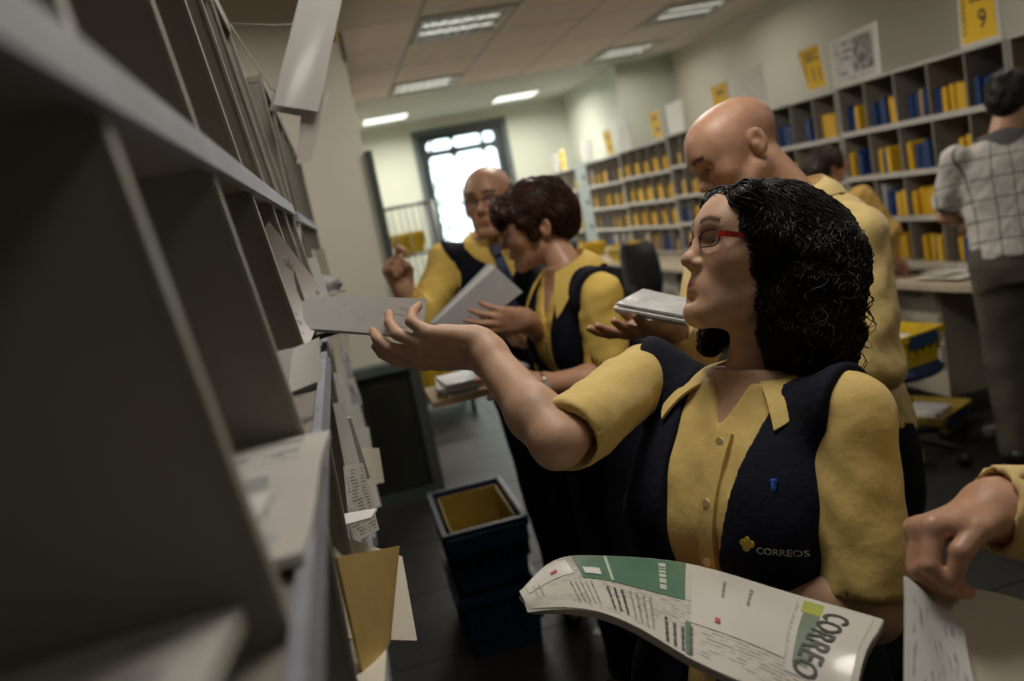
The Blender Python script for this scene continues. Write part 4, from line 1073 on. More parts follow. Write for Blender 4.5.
def make_collar(T, col, root, r=(.066, .066), h=.030, drop=.040, point=.030, open_deg=24, zoff=0., yoff=.0, back=.022, flare=.016, name='collar', lay=.026):
    """folded shirt collar: stand, fold, leaf with two points at the front"""
    a0 = R_(open_deg); H = T.H; cache = {}
    def drape(x, y):
        zs = np.linspace(H + .06, H * .45, 260); d = T.dist(np.full(260, x), np.full(260, y), zs, lay); k_ = np.argmax(d < 0)
        return zs[k_] if d[k_] < 0 else H * .6
    def f(u, v):
        a = a0 + (2 * math.pi - 2 * a0) * u                       # angle from the front (-y) round by the own left
        e = abs(2 * u - 1); tip = max(0, (e - .60) / .40) ** 1.4; sx, cy = math.sin(a), -math.cos(a)
        fold = (r[0] * 1.02 * sx, r[1] * 1.02 * cy + yoff, H + zoff + back * (cy + 1) / 2 - .016 * (1 - cy) / 2)
        if v < .3: q = v / .3; p = (fold[0] * (.97 + .03 * q), fold[1], fold[2] - h * (1 - q))
        else:
            q = (v - .3) / .7; key = round(u, 5)
            if key not in cache:
                ro = drop + point * tip; x1 = fold[0] + sx * ro + (1 if sx > 0 else -1) * tip * .006; y1 = fold[1] + cy * (ro * (1 - .25 * tip)); cache[key] = (x1, y1, min(fold[2] - .012, drape(x1, y1)))
            x1, y1, z1 = cache[key]; bul = flare * math.sin(math.pi * q) * .6
            p = (fold[0] + (x1 - fold[0]) * q + sx * bul * .5, fold[1] + (y1 - fold[1]) * q + cy * bul * .5, fold[2] + (z1 - fold[2]) * q + bul * .6)
        return tuple(T.world(*p))
    return sheet(name, None, col, .0035, root, 40, 10, f=f)

def strands(F, hc, R, s, n, col, root, seed=0, length=(.05, .09), amp=.006, pitch=.02, rad=.0016, lift=.003, keep=None, flow=(0, .25, -1.), steps=20, grow=1., name='curls'):
    """hair strands that follow the hair volume F (head-local field) and curl as they go"""
    rs = np.random.RandomState(seed); V, Q = F.mesh(); g = np.gradient(F.d, F.h)
    idx = rs.choice(len(V), min(len(V), n * 3), replace=False); P = V[idx]
    if keep is not None: P = P[keep(P)]
    P = P[:n].copy(); n = len(P); L = rs.uniform(length[0], length[1], n); ph = rs.rand(n) * 6.28; turn = rs.choice([-1, 1], n)
    A = amp * rs.uniform(.5, 1.3, n); pit = pitch * rs.uniform(.7, 1.4, n); wob = rs.normal(size=(n, 3)) * .25
    def samp(P):
        i = np.clip(np.round((P - F.lo) / F.h).astype(int), 0, F.n - 1); d = F.d[i[:, 0], i[:, 1], i[:, 2]]; G = np.stack([q[i[:, 0], i[:, 1], i[:, 2]] for q in g], 1)
        return d, G / (np.linalg.norm(G, axis=1, keepdims=True) + 1e-9)
    C = []; NN = []; BB = []
    fl = nv(flow)
    for k in range(steps + 1):
        d, N_ = samp(P); P = P - N_ * (d - lift)[:, None] * .7
        dirv = fl + wob; t = dirv - N_ * (dirv * N_).sum(1)[:, None]; t /= np.linalg.norm(t, axis=1, keepdims=True) + 1e-9
        C.append(P.copy()); NN.append(N_); BB.append(np.cross(t, N_)); P = P + t * (L / steps)[:, None]
    C, NN, BB = [np.stack(q, 1) for q in (C, NN, BB)]
    u = np.linspace(0, 1, steps + 1); sl = u[None] * L[:, None]
    ang = ph[:, None] + turn[:, None] * 2 * np.pi * sl / pit[:, None]; env = (A[:, None] * (.25 + .75 * u[None] ** grow))
    C = C + env[..., None] * (np.cos(ang)[..., None] * NN * .8 + np.sin(ang)[..., None] * BB)
    Tn = np.gradient(C, axis=1); Tn /= np.linalg.norm(Tn, axis=2, keepdims=True) + 1e-9
    S1 = np.cross(Tn, NN); S1 /= np.linalg.norm(S1, axis=2, keepdims=True) + 1e-9; S2 = np.cross(Tn, S1)
    r = rad * (1 - .75 * u ** 3)[None, :, None]; m = 4
    ring = np.stack([C + r * (math.cos(a) * S1 + math.sin(a) * S2) for a in [2 * math.pi * q / m for q in range(m)]], 2)   # n, steps+1, m, 3
    VV = ring.reshape(-1, 3); i, k, q = np.meshgrid(np.arange(n), np.arange(steps), np.arange(m), indexing='ij'); b = i * (steps + 1) * m + k * m
    QQ = np.stack([b + q, b + (q + 1) % m, b + m + (q + 1) % m, b + m + q], -1).reshape(-1, 4)
    o = np_mesh(name, nv(hc) + s * (VV @ R.T), QQ, col, root); o['kind'] = 'stuff'
    return o

def skin_body(name, parts, m):
    V, Q = join_geo([(v, q) for v, q, t in parts]); t = np.concatenate([p[2] for p in parts])
    return np_mesh(name, V, Q, m, None, tint=t)
def skin_block(T, t0=.45, off=0., h=.012):
    """trunk under the clothes, so that the body is one figure"""
    pts = np.array([T.world(x, y, z) for x in (-.2, .2) for y in (-.16, .16) for z in (t0 * T.H, T.H * 1.03)]); F = Field(pts.min(0) - .02, pts.max(0) + .02, h)
    X, Y, Z = F.grid(); F.d = T.dist(*T.loc(X, Y, Z), off, t0, 1.02); V, Q = F.mesh(); return V, Q, np.ones((len(V), 4))

def glasses(hc, R, s, root, rim, temple, y=-.103, w=.0225, hh=.0125, lens=True):
    def Wp(p): return tuple(nv(hc) + s * (R @ nv(p)))
    g = empty('glasses', tuple(hc)); g.parent = root; inv = Matrix.Translation(-Vector(hc)); g.matrix_parent_inverse = Matrix()
    def fix(o): o.parent = g; o.matrix_parent_inverse = inv; return o
    for q in (-1, 1):
        pts = []
        for k in range(25):
            a = 2 * math.pi * k / 24; cx, cz = math.cos(a), math.sin(a); e = (abs(cx) ** 3.2 + abs(cz) ** 3.2) ** (-1 / 3.2)
            pts.append(Wp((q * .034 + w * cx * e, y + .012 * ((q * .034 + w * cx * e) / .055) ** 2, .010 + hh * cz * e)))
        m = MB(); m.tube(pts, .0011 * s, 6); fix(m.build('rim', rim, None, True))
        if lens:
            m = MB(); c = Wp((q * .034, y + .004, .010)); n = len(pts) - 1; m.add([c] + pts[:-1], [(0, 1 + i, 1 + (i + 1) % n) for i in range(n)])
            lm = mat('spectacle_lens', (.25, .25, .25), .03, 0, alpha=.06, spec=1.); fix(m.build('lens', lm, None, True))
        m = MB(); a_, b_ = nv((q * .0565, y + .010, .014)), nv((q * .0765, .010, .016))
        pp = [a_, nv((q * .066, y + .016, .015)), nv((q * .071, y + .05, .017)), b_]
        hx = []
        for p, hz in zip(pp, (.0042, .0040, .0035, .0028)):
            for dx, dz in ((-.0009, -hz), (.0009, -hz), (.0009, hz), (-.0009, hz)): hx.append(Wp(p + nv((dx, 0, dz))))
        fs = [(4 * i + k, 4 * i + (k + 1) % 4, 4 * i + 4 + (k + 1) % 4, 4 * i + 4 + k) for i in range(3) for k in range(4)] + [(0, 1, 2, 3), (15, 14, 13, 12)]
        m.add(hx, fs); fix(m.build('temple', temple, None))
    m = MB(); m.tube([Wp((-.0115, y + .001, .013)), Wp((0, y - .003, .0165)), Wp((.0115, y + .001, .013))], .0012 * s, 6); fix(m.build('bridge', rim, None, True))

M_skinA = mat('skin_warm', (.53, .325, .215), .52, .07, 60, .05, 260, spec=.45, tint=True, sss=.12)
M_skinB = mat('skin_ruddy', (.53, .295, .19), .42, .08, 60, .05, 260, spec=.45, tint=True, sss=.12)
M_eye = mat('eye_white', (1, 1, 1), .15, 0, tint=True, spec=.6)
M_shirt = mat('shirt_yellow', (.68, .49, .155), .75, .05, 9, .35, 26, sheen=.2)
M_shirtL = mat('shirt_yellow_pale', (.72, .54, .215), .75, .05, 9, .35, 26, sheen=.2)
M_vest = mat('waistcoat_navy', (.006, .007, .016), .85, .2, 20, .2, 90, spec=.2)
M_trou = mat('trousers_navy', (.006, .007, .013), .85, .2, 20, spec=.2)
M_shoe = mat('shoe_black', (.008, .008, .008), .35)
M_hairB = mat('hair_black', (.010, .007, .006), .45, .3, 40, spec=.25)
M_hairR = mat('hair_brown', (.045, .018, .008), .5, .3, 40, spec=.3)
M_button = mat('shirt_button', (.72, .60, .30), .3)
def front_on(T, x, z, off=.0):
    """point on the torso front at local x, height z"""
    ys = np.linspace(-.3, 0, 301); d = T.dist(np.full(301, x), ys, np.full(301, z), off); i = np.argmax(d < 0); return T.world(x, ys[i], z)
def front_strip(name, T, x0, x1, z0, z1, off, m, root, thick=.0025, n=16):
    return sheet(name, None, m, thick, root, 4, n, f=lambda u, v: tuple(front_on(T, x0 + (x1 - x0) * u, z0 + (z1 - z0) * v, off)))
def button(T, x, z, off, m, root, r=.0055):
    p = front_on(T, x, z, off); n = -T.ey; mb = MB(); mb.tube([p - n * .001, p + n * .0015], r, 12); return mb.build('button', m, root)
# ---------------------------------------------------------------- 1. woman with curly black hair, reaching to the frame
def woman_curly():
    hc, R, s = (.563, 1.091, 1.455), rotm(-95, 23, -9), .935
    neck, rsh, lsh = (.520, 1.075, 1.305), (.412, 1.214, 1.305), (.566, .922, 1.272)
    T = Torso((.425, 1.03, .84), neck, rsh, lsh, PROF_F, 1.0, .062)
    rel, rwr = (.218, 1.030, 1.292), (.171, 1.203, 1.404)
    lel, lwr = (.512, .850, 1.055), (.395, .955, 1.065)
    # right hand: cups the letters from below, fingers up on the near side, thumb behind
    rh = dict(e1=(-.97, .10, .20), pn=(.10, .80, .55), side=-1, s=.96, curl=((14, 26, 16), (18, 30, 18), (26, 38, 22), (40, 52, 30)), spread=(5, 1, -4, -9),
              thumb=[(.018, .010, .024), (.045, .030, .045), (.072, .046, .046), (.094, .052, .040)])
    lh = dict(e1=(-.95, -.2, .1), pn=(.1, .0, 1.), side=1, s=.94, curl=((10, 15, 10),) * 4)
    hv, hq, ht, HF = head_geo(hc, R, s, T.world(0, .01, T.H - .02), .0026, neck_r=.047, cran=.90)
    chest = skin_block(T, .62, .002, .006)
    root = skin_body('person', [(hv, hq, ht), chest, arm_skin(rsh, rel, rwr, rh, .0030, .93, r=(.040, .033, .037, .027)) , arm_skin(lsh, lel, lwr, lh, .0045, .93)], M_skinA)
    tag(root, 'woman with curly black hair and red glasses reaching out to the left frame', 'person')
    ev, eq, et = eye_geo(hc, R, s, (0, -1, -.12)); np_mesh('eyes', ev, eq, M_eye, root, tint=et)
    arms = [(rsh, rel, rwr), (lsh, lel, lwr)]
    make_shirt(T, arms, M_shirt, root, .0055, False, (.86, .034), seed=3, fat=.76, off=.008, t0=-.1, hem=.94)
    make_vest(T, arms, M_vest, root, .0055, .021, -.15, (.20, .024, .072), .062)
    make_collar(T, M_shirt, root, (.066, .060), .030, .040, .034, 36, .006, .004)
    front_strip('placket', T, .004, .030, T.H * .02, T.H * .85, .0125, M_shirt, root, .007, 30)
    for z in (.83, .67, .51, .35): button(T, .017, T.H * z, .0165, M_button, root)
    make_trousers(T, [(.36, 1.12, 0), (.50, .98, 0)], M_trou, M_shoe, root)
    # emblem and lettering on the waistcoat
    p0 = T.H * .575
    M_logo = mat('emblem_thread', (.42, .40, .34), .6); M_horn = mat('emblem_yellow', (.45, .33, .05), .6)
    text_obj('emblem_lettering', 'CORREOS', .0112, M_logo, root, lambda a, b: tuple(front_on(T, .100 + a, p0 + b, .0245) - T.ey * .0012))
    for (dx, dz, r) in ((-.012, .006, .0055), (-.006, .010, .0045), (-.016, .011, .004), (-.011, .015, .0035)):
        p = front_on(T, .100 + dx, p0 + dz, .0245); mb = MB(); mb.tube([p, p - T.ey * .002], r, 10); mb.build('emblem_mark', M_horn, root)
    p = front_on(T, .108, T.H * .75, .022); mb = MB(); mb.tube([p - T.ey * .0, p - T.ey * .006], .0045, 10); mb.tube([p - T.ey * .003, p - T.ey * .003 - T.ez * .02], .0035, 8); mb.build('blue_pin', mat('pin_blue', (.02, .07, .35), .3), root, True)
    # hair: parted, smooth over the crown, curls below
    F = Field((-.16, -.13, -.20), (.16, .20, .17), .005)
    F.ell((0, .018, .036), (.083, .107, .088), 0)
    F.ell((.058, .046, -.035), (.048, .070, .092), .03); F.ell((-.060, .045, -.035), (.045, .070, .090), .03)
    F.ell((.02, .080, -.015), (.086, .050, .098), .04); F.ell((.045, .070, -.105), (.062, .066, .055), .03); F.ell((-.04, .07, -.10), (.06, .06, .05), .03)
    F.cap((.052, -.056, .074), (.074, -.024, .02), .022, .020, .02); F.cap((-.035, -.076, .074), (-.070, -.048, .02), .020, .018, .02); F.cap((-.01, -.076, .078), (.050, -.062, .072), .017, .019, .02)
    F.cap((-.05, .0, -.07), (-.045, -.03, -.12), .030, .022, .02)
    F.ell((0, -.112, -.048), (.064, .078, .098), .012, 's'); F.ell((0, -.07, -.10), (.050, .060, .075), .012, 's')
    F.cap((0, -.02, -.06), (0, -.01, -.2), .052, .055, .01, 's')
    X, Y, Z = F.grid(); F.d = F.d + waves(X, Y, Z, 12, .0035, 110) * np.clip((.07 - Z) / .06, .15, 1)
    V, Q = F.mesh(); np_mesh('hair', nv(hc) + s * (V @ R.T), Q, M_hairB, root)
    strands(F, hc, R, s, 3600, M_hairB, root, 1, (.05, .09), .0055, .032, .0010, .004, lambda P: (P[:, 2] < .06) & ~((P[:, 1] < -.03) & (np.abs(P[:, 0]) < .045)), (0, .12, -1), 22, .6)
    strands(F, hc, R, s, 900, M_hairB, root, 2, (.07, .13), .0022, .05, .0013, .0015, lambda P: P[:, 2] > .035, (.25, .65, -.35), 14, 1., 'smooth_strands')
    strands(F, hc, R, s, 110, M_hairB, root, 5, (.06, .10), .015, .040, .0009, .012, lambda P: (P[:, 2] < .0) & (P[:, 1] > .03), (0, .2, -1), 26, .5, 'loose_curls')
    glasses(hc, R, s, root, mat('rim_dark', (.03, .015, .015), .3, metal=.5), mat('temple_red', (.30, .012, .012), .25), -.104)
woman_curly()

def flat_slab(name, P, m, label, cat, thick, **k): o = sheet(name, P, m, thick, **k); tag(o, label, cat); return o
flat_slab('held_letters', [(-.090, 1.275, 1.482), (.092, 1.262, 1.428), (.115, 1.285, 1.482), (-.088, 1.305, 1.525)], printed('held_env', (.46, .45, .43), (.30, .30, .30), 6, dens=.4), 'bundle of grey letters in the curly-haired woman\'s outstretched hand', 'letters', .010, nu=12, nv=4, bend=.004)

# ---------------------------------------------------------------- 2. bald man behind her, looking down at letters
def man_bald():
    hc, R, s = (.874, 1.720, 1.611), rotm(-92, -22, -9), .97
    neck, rsh, lsh = (.962, 1.705, 1.500), (.895, 1.885, 1.415), (.985, 1.522, 1.405)
    T = Torso((.985, 1.68, .93), neck, rsh, lsh, PROF_M, 1.0)
    rel, rwr = (.735, 1.80, 1.215), (.590, 1.560, 1.310)
    lel, lwr = (.955, 1.470, 1.165), (.775, 1.60, 1.10)
    rh = dict(e1=(-.80, -.55, .12), pn=(-.05, .10, .99), side=-1, s=1.05, curl=((6, 10, 8), (6, 12, 8), (8, 12, 8), (10, 14, 10)), thumb=[(.018, .010, .026), (.040, .030, .050), (.060, .046, .052), (.080, .050, .046)])
    lh = dict(e1=(-.8, .3, -.1), pn=(0, .2, 1), side=1, s=1.05, curl=((25, 35, 20),) * 4)
    hv, hq, ht, HF = head_geo(hc, R, s, T.world(0, .01, T.H - .03), .0034, True, .25, 1.08, .060, .93)
    # shaved hair shadow round the back and sides: a property of the scalp itself
    loc = ((hv - nv(hc)) @ R) / s; st = np.clip((loc[:, 1] + .015) / .04, 0, 1) * np.clip((loc[:, 2] - .0) / .03, 0, 1) * np.clip((.10 - loc[:, 2]) / .05, 0, 1) * .45
    for i, c in enumerate((.45, .42, .42)): ht[:, i] *= 1 - st * (1 - c)
    root = skin_body('person', [(hv, hq, ht), skin_block(T, .6), arm_skin(rsh, rel, rwr, rh, .0045, 1.1), arm_skin(lsh, lel, lwr, lh, .006, 1.1)], M_skinB)
    tag(root, 'bald man in a plain yellow shirt looking down, behind the curly-haired woman', 'person')
    ev, eq, et = eye_geo(hc, R, s, (0, -1, -.6)); np_mesh('eyes', ev, eq, M_eye, root, tint=et)
    arms = [(rsh, rel, rwr), (lsh, lel, lwr)]
    make_shirt(T, arms, M_shirtL, root, .0075, True, seed=7, t0=-.08, fat=1.08, wr=.0048)
    make_collar(T, M_shirtL, root, (.074, .076), .034, .040, .026, 24, .008, .008, lay=.014)
    front_strip('placket', T, -.015, .015, T.H * .1, T.H * .9, .013, M_shirtL, root)
    make_trousers(T, [(.93, 1.79, 0), (.99, 1.58, 0)], M_trou, M_shoe, root)
man_bald()
rnd = random.Random(4)
for i in range(3):
    dz = .0065 * i; dx = rnd.uniform(-.012, .012)
    flat_slab('letter', [(.470 + dx, 1.475, 1.372 + dz), (.555 + dx, 1.360, 1.340 + dz), (.640 + dx, 1.440, 1.336 + dz), (.555 + dx, 1.56, 1.376 + dz)], M_white if i % 2 == 1 else M_grey, ['lowest grey', 'middle white', 'topmost grey'][i] + ' letter of the pile held by the bald man', 'letter', .0045, nu=4, nv=4)

# ---------------------------------------------------------------- 3. man with glasses and tie
def man_tie():
    hc, R, s = (.553, 2.955, 1.612), rotm(-30, 2, 1), 1.03
    neck, rsh, lsh = (.540, 2.985, 1.510), (.362, 3.01, 1.440), (.712, 2.945, 1.418)
    T = Torso((.625, 3.02, .93), neck, rsh, lsh, PROF_M, 1.0)
    rel, rwr = (.235, 2.865, 1.262), (.182, 2.800, 1.392)
    lel, lwr = (.735, 2.80, 1.16), (.60, 2.70, 1.15)
    rh = dict(e1=(-.25, -.15, .95), pn=(.45, -.70, .1), side=-1, s=1.06, curl=((35, 85, 55), (80, 90, 60), (85, 92, 60), (88, 95, 60)), thumb=[(.02, .012, .026), (.050, .034, .032), (.072, .044, .020), (.090, .048, .008)])
    lh = dict(e1=(-.8, -.5, .0), pn=(0, .2, 1), side=1, s=1.05, curl=((25, 35, 20),) * 4)
    hv, hq, ht, HF = head_geo(hc, R, s, T.world(0, .01, T.H - .03), .0042, True, .8, 1.05, .058)
    root = skin_body('person', [(hv, hq, ht), skin_block(T, .6), arm_skin(rsh, rel, rwr, rh, .0045, 1.08), arm_skin(lsh, lel, lwr, lh, .007, 1.08)], M_skinB)
    tag(root, 'balding man with glasses, navy waistcoat and blue tie, raising his fist', 'person')
    ev, eq, et = eye_geo(hc, R, s, (0, -1, -.3)); np_mesh('eyes', ev, eq, M_eye, root, tint=et)
    arms = [(rsh, rel, rwr), (lsh, lel, lwr)]
    M_sh3 = mat('shirt_yellow_bright', (.74, .52, .12), .75, .05, 9, .35, 26)
    make_shirt(T, arms, M_sh3, root, .009, True, seed=17, t0=-.05, fat=1.05, wr=.004)
    make_vest(T, arms, M_vest, root, .009, .022, -.15, (.50, .004, .070), .078)
    make_collar(T, M_sh3, root, (.072, .074), .032, .040, .026, 12, .006, .006)
    M_tie = mat('tie_blue', (.012, .03, .085), .5, .5, 45)
    zk = T.H * .93
    mb = MB()
    def tp(x, z, o): return tuple(front_on(T, x, z, o))
    knot = [(-.020, zk + .012), (.020, zk + .012), (.013, zk - .025), (-.013, zk - .025)]
    o = sheet('tie_knot', [tp(knot[3][0], knot[3][1], .028), tp(knot[2][0], knot[2][1], .028), tp(.020, zk + .01, .028), tp(-.020, zk + .01, .028)], M_tie, .014, root, 3, 3)
    sheet('tie', None, M_tie, .005, root, 4, 16, f=lambda u, v: tuple(front_on(T, (u - .5) * (.028 + .055 * (1 - v)), T.H * .45 + (zk - .02 - T.H * .45) * v, .017)))
    # a fringe of grey-brown hair at the sides
    F = Field((-.11, -.06, -.08), (.11, .13, .12), .005); F.ell((0, .022, .030), (.080, .101, .082), 0)
    F.ell((0, -.02, .120), (.115, .130, .075), .01, 's'); F.ell((0, -.12, -.02), (.12, .115, .14), .01, 's'); F.cap((0, .02, -.05), (0, .04, -.15), .062, .07, .01, 's')
    for q in (-1, 1): F.ell((q * .085, .012, -.005), (.02, .026, .036), .006, 's')
    V, Q = F.mesh(); np_mesh('hair', nv(hc) + s * (V @ R.T), Q, mat('hair_grey_brown', (.09, .065, .05), .6, .3, 80), root)
    glasses(hc, R, s, root, mat('rim_dark', (.03, .015, .015), .3), mat('rim_dark', (.03, .015, .015), .3), -.106)
    make_trousers(T, [(.585, 3.10, 0), (.74, 3.03, 0)], M_trou, M_shoe, root, k=1.05)
man_tie()

# ---------------------------------------------------------------- 4. woman with short brown hair holding papers
def woman_brown():
    hc, R, s = (.562, 2.392, 1.522), rotm(-98, -10, 8), .97
    neck, rsh, lsh = (.607, 2.335, 1.398), (.545, 2.50, 1.345), (.640, 2.135, 1.322)
    T = Torso((.665, 2.34, .88), neck, rsh, lsh, PROF_F, 1.0, .056)
    lel, lwr = (.617, 2.120, 1.105), (.415, 2.085, 1.135)
    rel, rwr = (.590, 2.47, 1.130), (.462, 2.285, 1.278)
    lh = dict(e1=(-.93, .05, .28), pn=(-.1, .95, -.3), side=1, s=.95, curl=((22, 28, 15), (24, 30, 15), (26, 32, 15), (30, 35, 18)))
    rh = dict(e1=(-.93, -.25, .22), pn=(.25, .85, .1), side=-1, s=.95, curl=((14, 22, 12), (16, 22, 12), (18, 24, 12), (20, 26, 14)), spread=(10, 3, -4, -11))
    hv, hq, ht, HF = head_geo(hc, R, s, T.world(0, .01, T.H - .02), .0040, False, .4, 1., .048)
    root = skin_body('person', [(hv, hq, ht), skin_block(T, .6, .002, .009), arm_skin(rsh, rel, rwr, rh, .0045, .95), arm_skin(lsh, lel, lwr, lh, .0045, .95)], M_skinB)
    tag(root, 'woman with short brown hair in a navy waistcoat, looking down at papers', 'person')
    ev, eq, et = eye_geo(hc, R, s, (0, -1, -.5)); np_mesh('eyes', ev, eq, M_eye, root, tint=et)
    arms = [(rsh, rel, rwr), (lsh, lel, lwr)]
    M_sh4 = mat('shirt_yellow_bright', None)
    make_shirt(T, arms, M_sh4, root, .008, False, (.74, .045), seed=23, fat=.88, t0=-.1, wr=.003)
    make_vest(T, arms, M_vest, root, .008, .022, -.15, (.10, .028, .074), .076, 9)
    make_collar(T, M_sh4, root, (.067, .062), .03, .050, .056, 32, .010, .004, lay=.030)
    front_strip('placket', T, .002, .026, T.H * .05, T.H * .7, .013, M_sh4, root)
    for z in (.66, .48, .30): button(T, .014, T.H * z, .016, M_button, root)
    F = Field((-.12, -.14, -.13), (.12, .16, .16), .0048)
    F.ell((0, .020, .050), (.088, .110, .088), 0); F.ell((0, .075, .005), (.076, .060, .075), .03)
    F.cap((-.03, -.075, .085), (.045, -.075, .075), .030, .030, .02); F.cap((.0, -.100, .060), (.03, -.095, .045), .018, .016, .02); F.cap((.066, -.035, .03), (.068, -.020, -.005), .020, .014, .015); F.cap((-.066, -.035, .03), (-.068, -.02, -.02), .02, .014, .015)
    F.ell((0, -.105, -.045), (.066, .075, .078), .012, 's'); F.cap((0, .02, -.07), (0, .03, -.16), .056, .058, .01, 's'); F.ell((.088, .012, -.012), (.026, .020, .026), .006, 's')
    X, Y, Z = F.grid(); F.d = F.d + waves(X, Y, Z, 31, .0030, 120)
    V, Q = F.mesh(); np_mesh('hair', nv(hc) + s * (V @ R.T), Q, M_hairR, root)
    strands(F, hc, R, s, 900, M_hairR, root, 11, (.05, .09), .0035, .05, .0017, .002, None, (.1, .45, -.8), 12, 1., 'hair_strands')
    # wrist watch
    w0 = nv(lwr) - unit(nv(lwr) - nv(lel)) * .012; d = unit(nv(lwr) - nv(lel)); a = unit(np.cross(d, (0, 0, 1))); b = np.cross(a, d)
    mb = MB(); mb.tube([w0 + .030 * (math.cos(t) * a + math.sin(t) * b) for t in [2 * math.pi * k / 24 for k in range(25)]], .005, 6); o = mb.build('watch', mat('watch_steel', (.5, .5, .48), .25, metal=1.), root, True)
    p = w0 - a * .032; mb = MB(); mb.tube([p + a * .004, p - a * .004], .012, 14); mb.build('watch_face', mat('watch_dial', (.6, .6, .58), .3), o)
    make_trousers(T, [(.62, 2.44, 0), (.68, 2.25, 0)], M_trou, M_shoe, root, k=1.15)
woman_brown()
for i in range(4):
    e = .005 * i
    flat_slab('held_sheet', [(.216 - e, 2.305 + e, 1.324), (.262 - e, 2.300 + e, 1.258), (.472 - e, 2.310 + e, 1.354), (.412 - e, 2.320 + e, 1.436 + e)], [mat('sheet_grey', (.42, .41, .42), .6), M_white, M_white, mat('sheet_blueish', (.5, .53, .6), .5)][i],
              ['front grey', 'second', 'third', 'rearmost bluish'][i] + ' sheet of the papers the brown-haired woman holds up', 'paper', .003, nu=4, nv=4)

# ---------------------------------------------------------------- 5. man in a checked shirt, from behind
def checked_material():
    if 'shirt_checked' in MATS: return MATS['shirt_checked']
    m = mat('shirt_checked', (.52, .50, .46), .8, .05, 9, .3, 24); nt = m.node_tree; N = nt.nodes; Lk = nt.links; b = N['Principled BSDF']
    src = b.inputs['Base Color'].links[0].from_socket; uv = N.new('ShaderNodeAttribute'); uv.attribute_name = 'weave'; sp = N.new('ShaderNodeSeparateXYZ'); Lk.new(uv.outputs['Vector'], sp.inputs[0])
    fac = None
    for ax in ('X', 'Z'):
        mu = N.new('ShaderNodeMath'); mu.operation = 'MULTIPLY'; mu.inputs[1].default_value = 11.; Lk.new(sp.outputs[ax], mu.inputs[0])
        fr = N.new('ShaderNodeMath'); fr.operation = 'FRACT'; Lk.new(mu.outputs[0], fr.inputs[0])
        lt = N.new('ShaderNodeMath'); lt.operation = 'LESS_THAN'; lt.inputs[1].default_value = .06; Lk.new(fr.outputs[0], lt.inputs[0])
        if fac is None: fac = lt.outputs[0]
        else:
            mx = N.new('ShaderNodeMath'); mx.operation = 'MAXIMUM'; Lk.new(fac, mx.inputs[0]); Lk.new(lt.outputs[0], mx.inputs[1]); fac = mx.outputs[0]
    mixn = N.new('ShaderNodeMix'); mixn.data_type = 'RGBA'; Lk.new(fac, mixn.inputs[0]); Lk.new(src, mixn.inputs[6]); mixn.inputs[7].default_value = (.10, .095, .10, 1); Lk.new(mixn.outputs[2], b.inputs['Base Color'])
    return m
def man_checked():
    hc, R, s = (3.02, 3.345, 1.615), rotm(118, -12, 0), 1.03
    neck, rsh, lsh = (2.955, 3.345, 1.465), (3.09, 3.20, 1.405), (2.79, 3.44, 1.405)
    rsh, lsh = (3.10, 3.185, 1.400), (2.755, 3.395, 1.405)
    T = Torso((2.90, 3.25, .93), neck, rsh, lsh, PROF_M, 1.05)
    lel, lwr = (2.760, 3.50, 1.16), (2.99, 3.60, 1.09)
    rel, rwr = (3.16, 3.15, 1.13), (3.22, 3.36, 1.06)
    h1 = dict(e1=(.4, .8, -.1), pn=(0, 0, -1), side=1, s=1.05, curl=((20, 30, 15),) * 4); h2 = dict(h1, side=-1)
    hv, hq, ht, HF = head_geo(hc, R, s, T.world(0, .01, T.H - .03), .005, True, .5, 1.05, .06)
    root = skin_body('person', [(hv, hq, ht), skin_block(T, .6), arm_skin(rsh, rel, rwr, h2, .007, 1.05), arm_skin(lsh, lel, lwr, h1, .007, 1.05)], M_skinB)
    tag(root, 'man in a checked shirt and grey-brown trousers standing with his back turned', 'person')
    o = make_shirt(T, [(rsh, rel, rwr), (lsh, lel, lwr)], checked_material(), root, .009, False, seed=41, fat=1.05, t0=.02, off=.018, wr=.0035)
    V = np.array([v.co for v in o.data.vertices]); L = np.stack(T.loc(*V.T), 1); a = o.data.attributes.new('weave', 'FLOAT_VECTOR', 'POINT'); ang = np.arctan2(L[:, 0], L[:, 1])
    W3 = np.stack([ang * .17, L[:, 1], L[:, 2]], 1); a.data.foreach_set('vector', W3.astype(np.float32).ravel())
    make_collar(T, checked_material(), root, (.072, .074), .03, .038, .026, 20, .006, .006, lay=.022)
    F = Field((-.12, -.13, -.11), (.12, .15, .16), .006); F.ell((0, .024, .048), (.084, .104, .088), 0); F.ell((0, .07, .0), (.072, .055, .07), .03)
    F.ell((0, -.115, -.03), (.085, .08, .10), .012, 's'); F.cap((0, .01, -.09), (0, .03, -.17), .058, .06, .01, 's')
    for q in (-1, 1): F.ell((q * .085, .010, -.01), (.022, .024, .036), .006, 's')
    X, Y, Z = F.grid(); F.d = F.d + waves(X, Y, Z, 51, .003, 130); V, Q = F.mesh(); np_mesh('hair', nv(hc) + s * (V @ R.T), Q, mat('hair_dark', (.018, .013, .010), .5, .3, 60), root)
    strands(F, hc, R, s, 500, MATS['hair_dark'], root, 12, (.03, .05), .002, .04, .0018, .002, None, (0, .4, -.8), 8, 1., 'hair_strands')
    M_tr = mat('trousers_taupe', (.085, .070, .052), .8, .12, 12, .2, 40)
    make_trousers(T, [(2.97, 3.12, 0), (2.80, 3.27, 0)], M_tr, M_shoe, root, .011, k=1.12)
    zb = T.H * .085
    sheet('belt', None, mat('belt_black', (.01, .009, .008), .4), .006, root, 40, 2, f=lambda u, v: tuple(T.world(.185 * math.cos(2 * math.pi * u), .132 * math.sin(2 * math.pi * u), zb + .032 * v)))
man_checked()

